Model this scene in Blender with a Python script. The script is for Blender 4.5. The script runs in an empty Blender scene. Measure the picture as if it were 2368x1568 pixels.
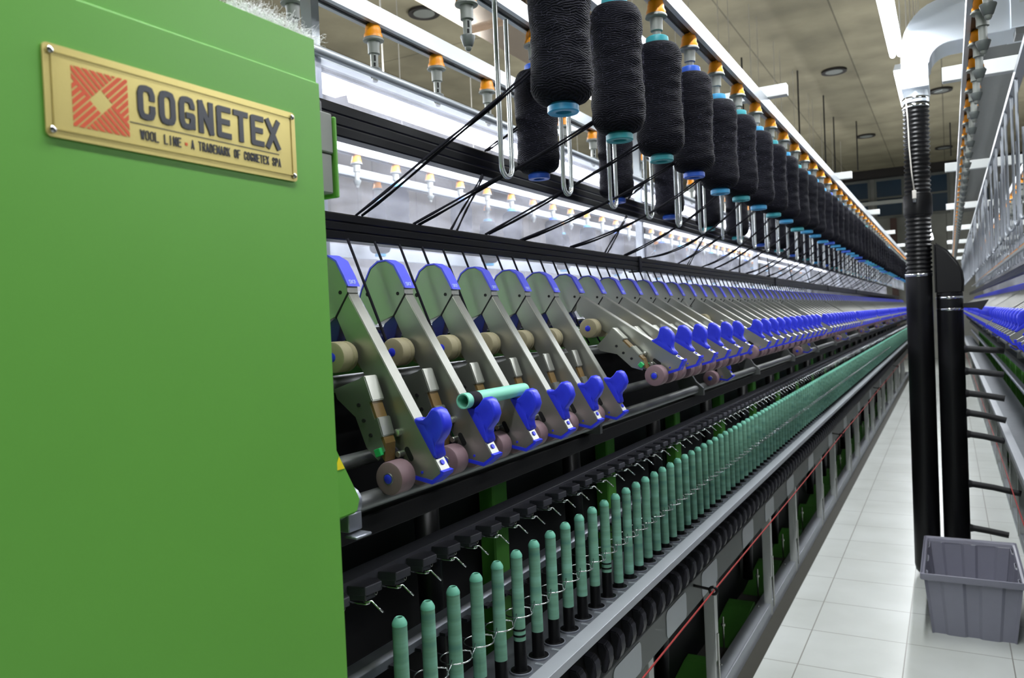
import bpy, bmesh, math, random
from mathutils import Vector, Matrix
random.seed(7)
sc = bpy.context.scene
COL = sc.collection

# ------------------------------------------------------------------ camera
CAMZ = 1.5
RX = (0.87170002, 0.48808804, -0.0436938)      # image right in world axes
DN = (-0.02789975, -0.03958775, -0.99882652)   # image down
FW = (-0.48924501, 0.87189614, -0.02089111)    # view direction
cd = bpy.data.cameras.new('camera')
cam = bpy.data.objects.new('camera', cd)
COL.objects.link(cam)
r_, u_, b_ = Vector(RX), -Vector(DN), -Vector(FW)
cam.matrix_world = Matrix(((r_.x, u_.x, b_.x, 0), (r_.y, u_.y, b_.y, 0), (r_.z, u_.z, b_.z, CAMZ), (0, 0, 0, 1)))
cd.sensor_width = 36.0
cd.lens = 1806 / 2368 * 36
cd.clip_start = 0.02
cd.clip_end = 100
cd.dof.use_dof = True
cd.dof.focus_distance = 1.5
cd.dof.aperture_fstop = 8.0
sc.camera = cam

# ------------------------------------------------------------------ world, exposure
w = bpy.data.worlds.new('world')
sc.world = w
w.use_nodes = True
w.node_tree.nodes['Background'].inputs[0].default_value = (0.8, 0.9, 1.0, 1)
w.node_tree.nodes['Background'].inputs[1].default_value = 0.05
sc.view_settings.view_transform = 'Standard'
sc.view_settings.look = 'None'
sc.view_settings.gamma = 1
sc.view_settings.use_curve_mapping = False
sc.view_settings.exposure = 0.62
sc.cycles.use_denoising = True
sc.cycles.max_bounces = 7
sc.cycles.transparent_max_bounces = 12
sc.cycles.sample_clamp_indirect = 4.0
sc.cycles.use_light_tree = True

# ------------------------------------------------------------------ helpers
def lin(c):
    c = c / 255
    return c / 12.92 if c <= 0.04045 else ((c + 0.055) / 1.055) ** 2.4

def mat(name, rgb, rough=0.5, metal=0.0, noise=0.0, nscale=30, bump=0.0, bscale=200, coat=0.0, trans=0.0, stretch=None, spec=None):
    m = bpy.data.materials.new(name)
    m.use_nodes = True
    nt = m.node_tree
    b = nt.nodes['Principled BSDF']
    c = (lin(rgb[0]), lin(rgb[1]), lin(rgb[2]), 1)
    b.inputs['Base Color'].default_value = c
    b.inputs['Roughness'].default_value = rough
    b.inputs['Metallic'].default_value = metal
    b.inputs['Coat Weight'].default_value = coat
    if spec is not None:
        b.inputs['Specular IOR Level'].default_value = spec
    tc = nt.nodes.new('ShaderNodeTexCoord')
    src = tc.outputs['Object']
    if stretch:
        mp = nt.nodes.new('ShaderNodeMapping')
        mp.inputs['Scale'].default_value = stretch
        nt.links.new(src, mp.inputs[0])
        src = mp.outputs[0]
    if noise:
        n = nt.nodes.new('ShaderNodeTexNoise')
        n.inputs['Scale'].default_value = nscale
        n.inputs['Detail'].default_value = 5
        nt.links.new(src, n.inputs['Vector'])
        mx = nt.nodes.new('ShaderNodeMix')
        mx.data_type = 'RGBA'
        mx.inputs[6].default_value = tuple(min(1, v * (1 + noise)) for v in c[:3]) + (1,)
        mx.inputs[7].default_value = tuple(v * (1 - noise) for v in c[:3]) + (1,)
        nt.links.new(n.outputs[0], mx.inputs[0])
        nt.links.new(mx.outputs[2], b.inputs['Base Color'])
    if bump:
        n2 = nt.nodes.new('ShaderNodeTexNoise')
        n2.inputs['Scale'].default_value = bscale
        n2.inputs['Detail'].default_value = 3
        nt.links.new(src, n2.inputs['Vector'])
        bp = nt.nodes.new('ShaderNodeBump')
        bp.inputs['Strength'].default_value = bump
        bp.inputs['Distance'].default_value = 0.002
        nt.links.new(n2.outputs[0], bp.inputs['Height'])
        nt.links.new(bp.outputs[0], b.inputs['Normal'])
    return m

def emis(name, rgb, strength):
    m = bpy.data.materials.new(name)
    m.use_nodes = True
    b = m.node_tree.nodes['Principled BSDF']
    b.inputs['Base Color'].default_value = (0.9, 0.9, 0.9, 1)
    b.inputs['Emission Color'].default_value = (lin(rgb[0]), lin(rgb[1]), lin(rgb[2]), 1)
    b.inputs['Emission Strength'].default_value = strength
    return m

class MB:
    def __init__(s):
        s.bm = bmesh.new()
    def face(s, vs):
        try:
            return s.bm.faces.new(vs)
        except ValueError:
            return None
    def box(s, x0, x1, y0, y1, z0, z1):
        P = [s.bm.verts.new(p) for p in ((x0, y0, z0), (x1, y0, z0), (x1, y1, z0), (x0, y1, z0), (x0, y0, z1), (x1, y0, z1), (x1, y1, z1), (x0, y1, z1))]
        for f in ((0, 3, 2, 1), (4, 5, 6, 7), (0, 1, 5, 4), (1, 2, 6, 5), (2, 3, 7, 6), (3, 0, 4, 7)):
            s.face([P[i] for i in f])
        return s
    def prism(s, prof, a0, a1, axis='y'):
        """prof: list of (u,v); axis y: u=x v=z; axis x: u=y v=z; axis z: u=x v=y"""
        def pt(u, v, a):
            return (u, a, v) if axis == 'y' else ((a, u, v) if axis == 'x' else (u, v, a))
        A = [s.bm.verts.new(pt(u, v, a0)) for u, v in prof]
        B = [s.bm.verts.new(pt(u, v, a1)) for u, v in prof]
        n = len(prof)
        s.face(A[::-1])
        s.face(B)
        for i in range(n):
            s.face([A[i], A[(i + 1) % n], B[(i + 1) % n], B[i]])
        return s
    def lathe(s, prof, c=(0, 0, 0), axis='z', seg=20, caps=True):
        """prof: list of (r, h)"""
        rings = []
        for r, h in prof:
            ring = []
            for k in range(seg):
                a = 2 * math.pi * k / seg
                x, y = r * math.cos(a), r * math.sin(a)
                p = (x, y, h) if axis == 'z' else ((h, x, y) if axis == 'x' else (y, h, x))
                ring.append(s.bm.verts.new((p[0] + c[0], p[1] + c[1], p[2] + c[2])))
            rings.append(ring)
        for A, B in zip(rings, rings[1:]):
            for k in range(seg):
                s.face([A[k], A[(k + 1) % seg], B[(k + 1) % seg], B[k]])
        if caps:
            s.face(rings[0][::-1])
            s.face(rings[-1])
        return s
    def tube(s, pts, r, seg=8, closed=False):
        P = [Vector(p) for p in pts]
        n = len(P)
        rings = []
        prev = None
        for i in range(n):
            a = P[(i - 1) % n] if (closed or i > 0) else P[i]
            b = P[(i + 1) % n] if (closed or i < n - 1) else P[i]
            t = (b - a).normalized()
            if prev is None:
                q = Vector((0, 0, 1)) if abs(t.z) < 0.9 else Vector((1, 0, 0))
                nrm = (q - t * q.dot(t)).normalized()
            else:
                nrm = (prev - t * prev.dot(t)).normalized()
            prev = nrm
            bn = t.cross(nrm)
            rr = r[i] if isinstance(r, (list, tuple)) else r
            rings.append([s.bm.verts.new(P[i] + (nrm * math.cos(2 * math.pi * k / seg) + bn * math.sin(2 * math.pi * k / seg)) * rr) for k in range(seg)])
        for i in range(n if closed else n - 1):
            A, B = rings[i], rings[(i + 1) % n]
            for k in range(seg):
                s.face([A[k], A[(k + 1) % seg], B[(k + 1) % seg], B[k]])
        if not closed:
            s.face(rings[0][::-1])
            s.face(rings[-1])
        return s
    def bevel(s, w, seg=1, ang=30):
        bmesh.ops.recalc_face_normals(s.bm, faces=s.bm.faces)
        es = [e for e in s.bm.edges if len(e.link_faces) == 2 and e.calc_face_angle(0) > math.radians(ang)]
        bmesh.ops.bevel(s.bm, geom=es, offset=w, segments=seg, affect='EDGES', clamp_overlap=True)
        return s
    def build(s, name, m, parent=None, smooth=None, loc=(0, 0, 0)):
        bmesh.ops.recalc_face_normals(s.bm, faces=s.bm.faces)
        me = bpy.data.meshes.new(name)
        s.bm.to_mesh(me)
        s.bm.free()
        if smooth:
            for p in me.polygons:
                p.use_smooth = True
            if smooth is not True:
                me.set_sharp_from_angle(angle=math.radians(smooth))
        me.materials.append(m)
        o = bpy.data.objects.new(name, me)
        COL.objects.link(o)
        o.location = loc
        if parent is not None:
            o.parent = parent
        return o

def tag(o, label, cat, group=None, kind=None):
    o['label'] = label
    o['category'] = cat
    if group:
        o['group'] = group
    if kind:
        o['kind'] = kind
    return o

def thing(name, label, cat, loc=(0, 0, 0), rz=0.0, group=None, kind=None):
    o = bpy.data.objects.new(name, None)
    o.empty_display_size = 0.02
    COL.objects.link(o)
    o.location = loc
    o.rotation_euler = (0, 0, rz)
    return tag(o, label, cat, group, kind)

def struct(o, name=None):
    o['kind'] = 'structure'
    return o

def dup(root, loc=None, rz=None, label=None, group=None, skip=()):
    r = root.copy()
    COL.objects.link(r)
    if loc is not None:
        r.location = loc
    if rz is not None:
        r.rotation_euler = (0, 0, rz)
    if label:
        r['label'] = label
    if group:
        r['group'] = group
    for ch in list(root.children):
        if ch.name.split('.')[0] in skip:
            continue
        c = ch.copy()
        COL.objects.link(c)
        c.parent = r
        for g in ch.children:
            if g.name.split('.')[0] in skip:
                continue
            d = g.copy()
            COL.objects.link(d)
            d.parent = c
    return r

ONES = 'first second third fourth fifth sixth seventh eighth ninth tenth eleventh twelfth thirteenth fourteenth fifteenth sixteenth seventeenth eighteenth nineteenth'.split()
TENS = {2: ('twenty', 'twentieth'), 3: ('thirty', 'thirtieth'), 4: ('forty', 'fortieth'), 5: ('fifty', 'fiftieth'), 6: ('sixty', 'sixtieth'), 7: ('seventy', 'seventieth')}
def ordw(n):
    if n < 20:
        return ONES[n - 1]
    t, o = divmod(n, 10)
    return TENS[t][1] if o == 0 else TENS[t][0] + '-' + ONES[o - 1]

# ------------------------------------------------------------------ materials
M = {}
M['green'] = mat('green_paint', (100, 164, 68), 0.42, 0, 0.05, 6, 0.04, 900, spec=0.35)
M['green_shaded'] = mat('green_paint_shaded', (58, 112, 38), 0.5, 0, 0.05, 20, spec=0.3)  # machine green with the shade of the interior put into its colour
M['brass'] = mat('brass_plate', (198, 182, 112), 0.35, 0.45, 0.05, 25, 0.03, 500)
M['orange_print'] = mat('orange_print', (214, 84, 44), 0.5)
M['dark_letter'] = mat('dark_lettering', (38, 42, 54), 0.35)
M['steel'] = mat('satin_steel', (174, 175, 168), 0.33, 0.9, 0.10, 9, 0.05, 60, stretch=(1, 12, 1))
M['steel_dark'] = mat('dull_steel', (120, 122, 122), 0.45, 0.8, 0.12, 20)
M['chrome'] = mat('chrome', (215, 218, 220), 0.14, 1.0)
M['alu'] = mat('aluminium', (172, 178, 184), 0.4, 0.5, 0.04, 8)
M['galv'] = mat('galvanised_sheet', (146, 150, 160), 0.4, 0.7, 0.12, 12, 0.05, 40)
M['white_metal'] = mat('white_steel', (196, 199, 197), 0.45, 0.1, 0.04, 15)
M['black'] = mat('black_plastic', (10, 10, 12), 0.38, 0, 0.1, 40, spec=0.3)
M['black_gloss'] = mat('black_extrusion', (6, 6, 9), 0.28, 0, 0.1, 10, spec=0.3)
M['rubber'] = mat('black_rubber', (20, 20, 23), 0.6, 0, 0.2, 60, 0.15, 300)
M['darkgrey'] = mat('dark_grey_plastic', (38, 38, 44), 0.5, 0, 0.15, 60, spec=0.3)
M['blue'] = mat('blue_plastic', (38, 50, 208), 0.4, 0, 0.05, 60, 0.03, 600)
M['bluecap'] = mat('soft_blue_cap', (92, 98, 232), 0.45, 0, 0.04, 60)
M['navyclip'] = mat('navy_clip', (14, 24, 96), 0.4)
M['capletter'] = mat('pale_blue_letter', (176, 190, 240), 0.5)
M['mauve'] = mat('mauve_rubber', (122, 98, 104), 0.6, 0, 0.08, 60)
M['beige'] = mat('beige_rubber', (144, 136, 106), 0.6, 0, 0.12, 50)
M['brownapron'] = mat('brown_apron', (108, 86, 50), 0.28, 0, 0.2, 80)
M['greenclip'] = mat('bright_green_clip', (40, 168, 92), 0.4)
M['orange'] = mat('orange_plastic', (240, 150, 20), 0.35, 0, 0.04, 50)
M['greyplastic'] = mat('grey_plastic', (128, 131, 126), 0.45, 0, 0.05, 60)
M['darkhole'] = mat('dark_hole', (6, 6, 7), 0.8)
M['bobblue'] = mat('blue_bobbin_tube', (58, 150, 200), 0.4, 0, 0.08, 30)
M['bobblue2'] = mat('deeper_blue_bobbin_tube', (44, 92, 200), 0.4, 0, 0.08, 30)
M['bobteal'] = mat('teal_bobbin_tube', (50, 150, 160), 0.45, 0, 0.08, 30)
M['strand'] = mat('navy_roving', (17, 17, 26), 0.8, 0, 0.3, 400, spec=0.2)
M['red_rope'] = mat('red_cord', (150, 28, 24), 0.6)
M['binp'] = mat('grey_bin_plastic', (138, 138, 152), 0.42, 0, 0.05, 30)
M['fluff'] = mat('white_fibre', (252, 252, 252), 0.9)
M['brown'] = mat('brown_steel', (74, 50, 44), 0.6)
M['cable'] = mat('pale_cable', (196, 192, 184), 0.5)
M['yellow'] = mat('yellow_sticker', (236, 214, 30), 0.5)
M['beamgrey'] = mat('grey_enamel_beam', (104, 108, 108), 0.5, 0, 0.06, 8)
M['holder'] = mat('graphite_plastic', (62, 62, 70), 0.45, 0, 0.15, 60, spec=0.4)
M['plate'] = mat('oily_steel_plate', (112, 116, 122), 0.45, 0.6, 0.2, 25)
M['lip'] = mat('worn_steel_lip', (168, 172, 178), 0.45, 0.4, 0.08, 10)
M['rod'] = mat('galvanised_wire_rod', (214, 218, 218), 0.26, 0.75, 0.05, 30)
M['lamp'] = emis('lamp_tube_glow', (240, 246, 255), 9.0)
M['lamphouse'] = mat('lamp_housing', (225, 228, 228), 0.5)
M['cone'] = mat('cone_grey', (92, 97, 95), 0.42, 0, 0.05, 60)
M['ductbrown'] = mat('ceiling_duct_sheet', (150, 135, 120), 0.25, 0.85, 0.15, 3)

def yarn_mat():
    m = bpy.data.materials.new('navy_roving_wound')
    m.use_nodes = True
    nt = m.node_tree
    b = nt.nodes['Principled BSDF']
    b.inputs['Roughness'].default_value = 0.75
    b.inputs['Specular IOR Level'].default_value = 0.12
    b.inputs['Sheen Weight'].default_value = 0.0
    b.inputs['Sheen Tint'].default_value = (0.3, 0.3, 0.45, 1)
    uv = nt.nodes.new('ShaderNodeTexCoord')
    hs = []
    for sgn in (1, -1):
        mp = nt.nodes.new('ShaderNodeMapping')
        mp.inputs['Rotation'].default_value = (0, 0, math.radians(14) * sgn)
        mp.inputs['Scale'].default_value = (1, 1, 1)
        nt.links.new(uv.outputs['UV'], mp.inputs[0])
        wv = nt.nodes.new('ShaderNodeTexWave')
        wv.bands_direction = 'Y'
        wv.inputs['Scale'].default_value = 19
        wv.inputs['Distortion'].default_value = 5.0
        wv.inputs['Detail'].default_value = 3
        wv.inputs['Detail Scale'].default_value = 1.2
        nt.links.new(mp.outputs[0], wv.inputs['Vector'])
        hs.append(wv)
    n = nt.nodes.new('ShaderNodeTexNoise')
    n.inputs['Scale'].default_value = 9
    nt.links.new(uv.outputs['UV'], n.inputs['Vector'])
    th = nt.nodes.new('ShaderNodeMapRange')
    th.inputs['From Min'].default_value = 0.45
    th.inputs['From Max'].default_value = 0.55
    nt.links.new(n.outputs[0], th.inputs[0])
    mx = nt.nodes.new('ShaderNodeMix')
    mx.data_type = 'RGBA'
    nt.links.new(th.outputs[0], mx.inputs[0])
    nt.links.new(hs[0].outputs[0], mx.inputs[6])
    nt.links.new(hs[1].outputs[0], mx.inputs[7])
    bp = nt.nodes.new('ShaderNodeBump')
    bp.inputs['Strength'].default_value = 0.6
    bp.inputs['Distance'].default_value = 0.003
    nt.links.new(mx.outputs[2], bp.inputs['Height'])
    nt.links.new(bp.outputs[0], b.inputs['Normal'])
    cr = nt.nodes.new('ShaderNodeValToRGB')
    cr.color_ramp.elements[0].color = (0.0012, 0.0012, 0.0026, 1)
    cr.color_ramp.elements[1].color = (0.006, 0.006, 0.012, 1)
    nt.links.new(mx.outputs[2], cr.inputs[0])
    nt.links.new(cr.outputs[0], b.inputs['Base Color'])
    return m
M['yarn'] = yarn_mat()

def tube_mat():
    m = bpy.data.materials.new('pale_green_paper_tube')
    m.use_nodes = True
    nt = m.node_tree
    b = nt.nodes['Principled BSDF']
    b.inputs['Roughness'].default_value = 0.62
    tc = nt.nodes.new('ShaderNodeTexCoord')
    oi = nt.nodes.new('ShaderNodeObjectInfo')
    mp = nt.nodes.new('ShaderNodeMapping')
    mp.inputs['Scale'].default_value = (1.2, 1.2, 42)
    nt.links.new(tc.outputs['Object'], mp.inputs[0])
    cb = nt.nodes.new('ShaderNodeCombineXYZ')
    ml = nt.nodes.new('ShaderNodeMath')
    ml.operation = 'MULTIPLY'
    ml.inputs[1].default_value = 60
    nt.links.new(oi.outputs['Random'], ml.inputs[0])
    nt.links.new(ml.outputs[0], cb.inputs[2])
    nt.links.new(cb.outputs[0], mp.inputs['Location'])
    n = nt.nodes.new('ShaderNodeTexNoise')
    n.inputs['Scale'].default_value = 1.0
    n.inputs['Detail'].default_value = 4
    nt.links.new(mp.outputs[0], n.inputs['Vector'])
    cr = nt.nodes.new('ShaderNodeValToRGB')
    e = cr.color_ramp.elements
    e[0].position = 0.3
    e[0].color = (lin(78), lin(134), lin(124), 1)
    e[1].position = 0.7
    e[1].color = (lin(132), lin(190), lin(172), 1)
    k = e.new(0.48)
    k.color = (lin(110), lin(158), lin(134), 1)
    nt.links.new(n.outputs[0], cr.inputs[0])
    nt.links.new(cr.outputs[0], b.inputs['Base Color'])
    return m
M['tube'] = tube_mat()
M['tubetip'] = mat('mint_tube_end', (122, 200, 174), 0.55)

def sheet_mat():
    m = bpy.data.materials.new('clear_plastic_sheet')
    m.use_nodes = True
    nt = m.node_tree
    for nd in list(nt.nodes):
        if nd.type != 'OUTPUT_MATERIAL':
            nt.nodes.remove(nd)
    out = [x for x in nt.nodes if x.type == 'OUTPUT_MATERIAL'][0]
    tr = nt.nodes.new('ShaderNodeBsdfTransparent')
    tr.inputs[0].default_value = (0.97, 0.97, 1.0, 1)
    gl = nt.nodes.new('ShaderNodeBsdfGlossy')
    gl.inputs['Roughness'].default_value = 0.22
    df = nt.nodes.new('ShaderNodeBsdfTranslucent')
    df.inputs[0].default_value = (0.85, 0.86, 0.95, 1)
    d2 = nt.nodes.new('ShaderNodeBsdfDiffuse')
    d2.inputs[0].default_value = (0.8, 0.82, 0.92, 1)
    lw = nt.nodes.new('ShaderNodeLayerWeight')
    lw.inputs[0].default_value = 0.5
    pw = nt.nodes.new('ShaderNodeMath')
    pw.operation = 'POWER'
    pw.inputs[1].default_value = 4.0
    nt.links.new(lw.outputs['Facing'], pw.inputs[0])
    fr = nt.nodes.new('ShaderNodeMath')
    fr.operation = 'MULTIPLY_ADD'
    fr.inputs[1].default_value = 0.3
    fr.inputs[2].default_value = 0.03
    nt.links.new(pw.outputs[0], fr.inputs[0])
    tc = nt.nodes.new('ShaderNodeTexCoord')
    mp = nt.nodes.new('ShaderNodeMapping')
    mp.inputs['Scale'].default_value = (1, 2.5, 9)
    mp.inputs['Rotation'].default_value = (0.25, 0, 0)
    n = nt.nodes.new('ShaderNodeTexNoise')
    n.inputs['Scale'].default_value = 1.6
    n.inputs['Detail'].default_value = 8
    n.inputs['Distortion'].default_value = 0.6
    nt.links.new(tc.outputs['Object'], mp.inputs[0])
    nt.links.new(mp.outputs[0], n.inputs['Vector'])
    rg = nt.nodes.new('ShaderNodeMapRange')
    rg.inputs['From Min'].default_value = 0.35
    rg.inputs['From Max'].default_value = 0.75
    rg.inputs['To Min'].default_value = 0.09
    rg.inputs['To Max'].default_value = 0.30
    nt.links.new(n.outputs[0], rg.inputs[0])
    bp = nt.nodes.new('ShaderNodeBump')
    bp.inputs['Strength'].default_value = 0.15
    bp.inputs['Distance'].default_value = 0.02
    nt.links.new(n.outputs[0], bp.inputs['Height'])
    nt.links.new(bp.outputs[0], gl.inputs['Normal'])
    hz = nt.nodes.new('ShaderNodeMixShader')
    hz.inputs[0].default_value = 0.5
    nt.links.new(df.outputs[0], hz.inputs[1])
    nt.links.new(d2.outputs[0], hz.inputs[2])
    m1 = nt.nodes.new('ShaderNodeMixShader')
    nt.links.new(rg.outputs[0], m1.inputs[0])
    nt.links.new(tr.outputs[0], m1.inputs[1])
    nt.links.new(hz.outputs[0], m1.inputs[2])
    m2 = nt.nodes.new('ShaderNodeMixShader')
    nt.links.new(fr.outputs[0], m2.inputs[0])
    nt.links.new(m1.outputs[0], m2.inputs[1])
    nt.links.new(gl.outputs[0], m2.inputs[2])
    nt.links.new(m2.outputs[0], out.inputs[0])
    return m
M['sheet'] = sheet_mat()

def tile_mat():
    m = bpy.data.materials.new('white_floor_tiles')
    m.use_nodes = True
    nt = m.node_tree
    b = nt.nodes['Principled BSDF']
    b.inputs['Roughness'].default_value = 0.3
    tc = nt.nodes.new('ShaderNodeTexCoord')
    sp = nt.nodes.new('ShaderNodeSeparateXYZ')
    nt.links.new(tc.outputs['Object'], sp.inputs[0])
    def line(sock, off):
        a = nt.nodes.new('ShaderNodeMath'); a.operation = 'ADD'; a.inputs[1].default_value = off + 40.0 * 0.3965
        nt.links.new(sock, a.inputs[0])
        d = nt.nodes.new('ShaderNodeMath'); d.operation = 'DIVIDE'; d.inputs[1].default_value = 0.3965
        nt.links.new(a.outputs[0], d.inputs[0])
        f = nt.nodes.new('ShaderNodeMath'); f.operation = 'FRACT'
        nt.links.new(d.outputs[0], f.inputs[0])
        s = nt.nodes.new('ShaderNodeMath'); s.operation = 'SUBTRACT'; s.inputs[1].default_value = 0.5
        nt.links.new(f.outputs[0], s.inputs[0])
        ab = nt.nodes.new('ShaderNodeMath'); ab.operation = 'ABSOLUTE'
        nt.links.new(s.outputs[0], ab.inputs[0])
        g = nt.nodes.new('ShaderNodeMath'); g.operation = 'GREATER_THAN'; g.inputs[1].default_value = 0.4945
        nt.links.new(ab.outputs[0], g.inputs[0])
        return g
    gx = line(sp.outputs[0], 0.6030)
    gy = line(sp.outputs[1], -3.825 + 0.3965 * 10)
    mxm = nt.nodes.new('ShaderNodeMath'); mxm.operation = 'MAXIMUM'
    nt.links.new(gx.outputs[0], mxm.inputs[0])
    nt.links.new(gy.outputs[0], mxm.inputs[1])
    n = nt.nodes.new('ShaderNodeTexNoise')
    n.inputs['Scale'].default_value = 2.2
    n.inputs['Detail'].default_value = 6
    nt.links.new(tc.outputs['Object'], n.inputs['Vector'])
    cr = nt.nodes.new('ShaderNodeValToRGB')
    cr.color_ramp.elements[0].position = 0.3
    cr.color_ramp.elements[0].color = (lin(204), lin(208), lin(202), 1)
    cr.color_ramp.elements[1].position = 0.7
    cr.color_ramp.elements[1].color = (lin(222), lin(226), lin(222), 1)
    nt.links.new(n.outputs[0], cr.inputs[0])
    mx = nt.nodes.new('ShaderNodeMix'); mx.data_type = 'RGBA'
    nt.links.new(mxm.outputs[0], mx.inputs[0])
    nt.links.new(cr.outputs[0], mx.inputs[6])
    mx.inputs[7].default_value = (lin(140), lin(138), lin(130), 1)
    nt.links.new(mx.outputs[2], b.inputs['Base Color'])
    return m
M['tile'] = tile_mat()

def concrete(name, rgb, pan, nz=0.25):
    m = mat(name, rgb, 0.85)
    nt = m.node_tree
    b = nt.nodes['Principled BSDF']
    tc = nt.nodes.new('ShaderNodeTexCoord')
    n = nt.nodes.new('ShaderNodeTexNoise')
    n.inputs['Scale'].default_value = 1.3
    n.inputs['Detail'].default_value = 7
    nt.links.new(tc.outputs['Object'], n.inputs['Vector'])
    br = nt.nodes.new('ShaderNodeTexBrick')
    br.inputs['Scale'].default_value = 1.0
    br.inputs['Mortar Size'].default_value = 0.012
    br.inputs['Mortar Smooth'].default_value = 0.4
    br.inputs['Brick Width'].default_value = pan[0]
    br.inputs['Row Height'].default_value = pan[1]
    br.offset = 0.0
    c = [lin(v) for v in rgb]
    br.inputs['Color1'].default_value = (*c, 1)
    br.inputs['Color2'].default_value = (*[v * 0.85 for v in c], 1)
    br.inputs['Mortar'].default_value = (*[v * 0.45 for v in c], 1)
    mp = nt.nodes.new('ShaderNodeMapping')
    if len(pan) > 2:
        mp.inputs['Rotation'].default_value = pan[2]
    nt.links.new(tc.outputs['Object'], mp.inputs[0])
    nt.links.new(mp.outputs[0], br.inputs['Vector'])
    mx = nt.nodes.new('ShaderNodeMix'); mx.data_type = 'RGBA'; mx.blend_type = 'MULTIPLY'
    mx.inputs[0].default_value = 1
    cr = nt.nodes.new('ShaderNodeValToRGB')
    cr.color_ramp.elements[0].color = (1 - nz, 1 - nz, 1 - nz, 1)
    cr.color_ramp.elements[1].color = (1 + nz, 1 + nz, 1 + nz, 1)
    cr.color_ramp.elements[0].position = 0.3
    cr.color_ramp.elements[1].position = 0.7
    nt.links.new(n.outputs[0], cr.inputs[0])
    nt.links.new(br.outputs[0], mx.inputs[6])
    nt.links.new(cr.outputs[0], mx.inputs[7])
    nt.links.new(mx.outputs[2], b.inputs['Base Color'])
    return m
M['ceil'] = concrete('concrete_ceiling', (150, 142, 118), (1.2, 9.0))
M['wall_l'] = concrete('concrete_panels', (150, 142, 134), (0.62, 30, (0, math.pi / 2, math.pi / 2)))
M['wall_f'] = concrete('plaster_wall', (150, 150, 144), (3.0, 30, (math.pi / 2, 0, 0)))
M['strip_shade'] = mat('floor_strip_shade', (44, 42, 30), 0.5, 0, 0.15, 12)
M['pit'] = mat('machine_floor_dark', (60, 58, 52), 0.8, 0, 0.2, 5)
M['inner'] = mat('machine_interior_black', (9, 9, 11), 0.6, 0, 0.2, 10, spec=0.2)
M['glassblue'] = mat('dark_blue_pane', (38, 62, 84), 0.15)
M['mullion'] = mat('grey_mullion', (110, 112, 108), 0.5)

# ------------------------------------------------------------------ building shell
CE, YF, YB, XL, XR = 5.3, 24.3, -4.0, -8.5, 6.0
struct(MB().box(XL, XR, YB, YF, -0.1, 0).build('floor', M['tile']))
struct(MB().box(XL, XR, YB, YF, CE, CE + 0.1).build('ceiling', M['ceil']))
struct(MB().box(XL - 0.1, XL, YB, YF, 0, CE).build('wall_left', M['wall_l']))
struct(MB().box(XR, XR + 0.1, YB, YF, 0, CE).build('wall_right', M['wall_f']))
struct(MB().box(XL, XR, YB - 0.1, YB, 0, CE).build('wall_back', M['wall_f']))
struct(MB().box(XL, XR, YF, YF + 0.1, 0, CE).build('wall_front', M['wall_f']))
struct(MB().box(XL, XR, YF - 0.35, YF, CE - 0.22, CE).build('trim_1', M['brown']))
M['darkbeam'] = mat('dark_beam', (46, 42, 40), 0.7)
bpy.data.objects['trim_1'].data.materials[0] = M['darkbeam']
# left wall piers and downstand beams
for i, y in enumerate((2.6, 8.6, 14.6, 20.6)):
    struct(MB().box(XL, XL + 0.7, y, y + 0.8, 0, CE).build('trim_%d' % (2 + i), M['wall_l']))
# windows in the far wall
k = 1
for x0, x1 in ((-4.6, -3.75), (-3.65, -2.8), (-2.7, -1.85), (-1.75, -1.0), (-0.75, 0.1), (0.2, 1.05)):
    wd = MB()
    wd.box(x0, x1, YF - 0.06, YF - 0.02, 3.95, 4.02).box(x0, x1, YF - 0.06, YF - 0.02, 5.0, 5.07).box(x0, x0 + 0.06, YF - 0.06, YF - 0.02, 4.02, 5.0).box(x1 - 0.06, x1, YF - 0.06, YF - 0.02, 4.02, 5.0).box(x0 + 0.06, x1 - 0.06, YF - 0.06, YF - 0.02, 4.5, 4.55)
    f = struct(wd.build('window_%d' % k, M['mullion']))
    MB().box(x0 + 0.05, x1 - 0.05, YF - 0.035, YF - 0.025, 4.0, 5.02).build('pane', M['glassblue'], f)
    k += 1
t = tag(MB().box(-3.8, -0.4, YF - 0.15, YF - 0.08, 4.34, 4.44).box(-3.7, -3.6, YF - 0.08, YF + 0.0, 4.36, 4.42).box(-0.6, -0.5, YF - 0.08, YF + 0.0, 4.36, 4.42).build('wall_conduit', M['white_metal']), 'long pale strip crossing in front of the blue windows', 'strip')
for i, x in enumerate((-1.35, 0.95)):
    tag(MB().box(x, x + 0.16, YF - 0.5, YF - 0.34, 0, 3.9).build('wall_column', M['brown']), ['brown steel column on the far wall by the blue windows, aisle side', 'brown steel column on the far wall beyond the machine without yarn'][i], 'column')
# recessed ceiling vents
vt = [(-1.50, 13.55), (-1.5, 19.07), (-0.03, 15.96), (-0.01, 21.8), (-5.43, 7.86), (-5.43, 13.5), (1.5, 12.5)]
v0 = None
vl = ['round ceiling vent above the bobbin row, closer to the corrugated hose', 'round ceiling vent above the bobbin row, close to the far blue windows', 'round ceiling vent just beside the corrugated hose under the silver duct', 'round ceiling vent low beside the hose, close to the far wall', 'round ceiling vent above the empty yellow-capped hangers beside the brown duct', 'round ceiling vent deep in the hall above the next machine', 'round ceiling vent above the machine without yarn']
for i, (x, y) in enumerate(vt):
    if v0 is None:
        v0 = thing('ceiling_vent', vl[0], 'vent', (x, y, CE), group='round ceiling vents')
        MB().lathe([(0.15, 0), (0.19, -0.005), (0.19, -0.035), (0.14, -0.02)], seg=28).build('rim', M['darkbeam'], v0, 40)
        MB().lathe([(0.12, 0), (0.13, -0.03), (0.05, -0.035), (0.0, -0.036)], seg=28).build('diffuser', M['greyplastic'], v0, 40)
    else:
        dup(v0, (x, y, CE), label=vl[i])
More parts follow.
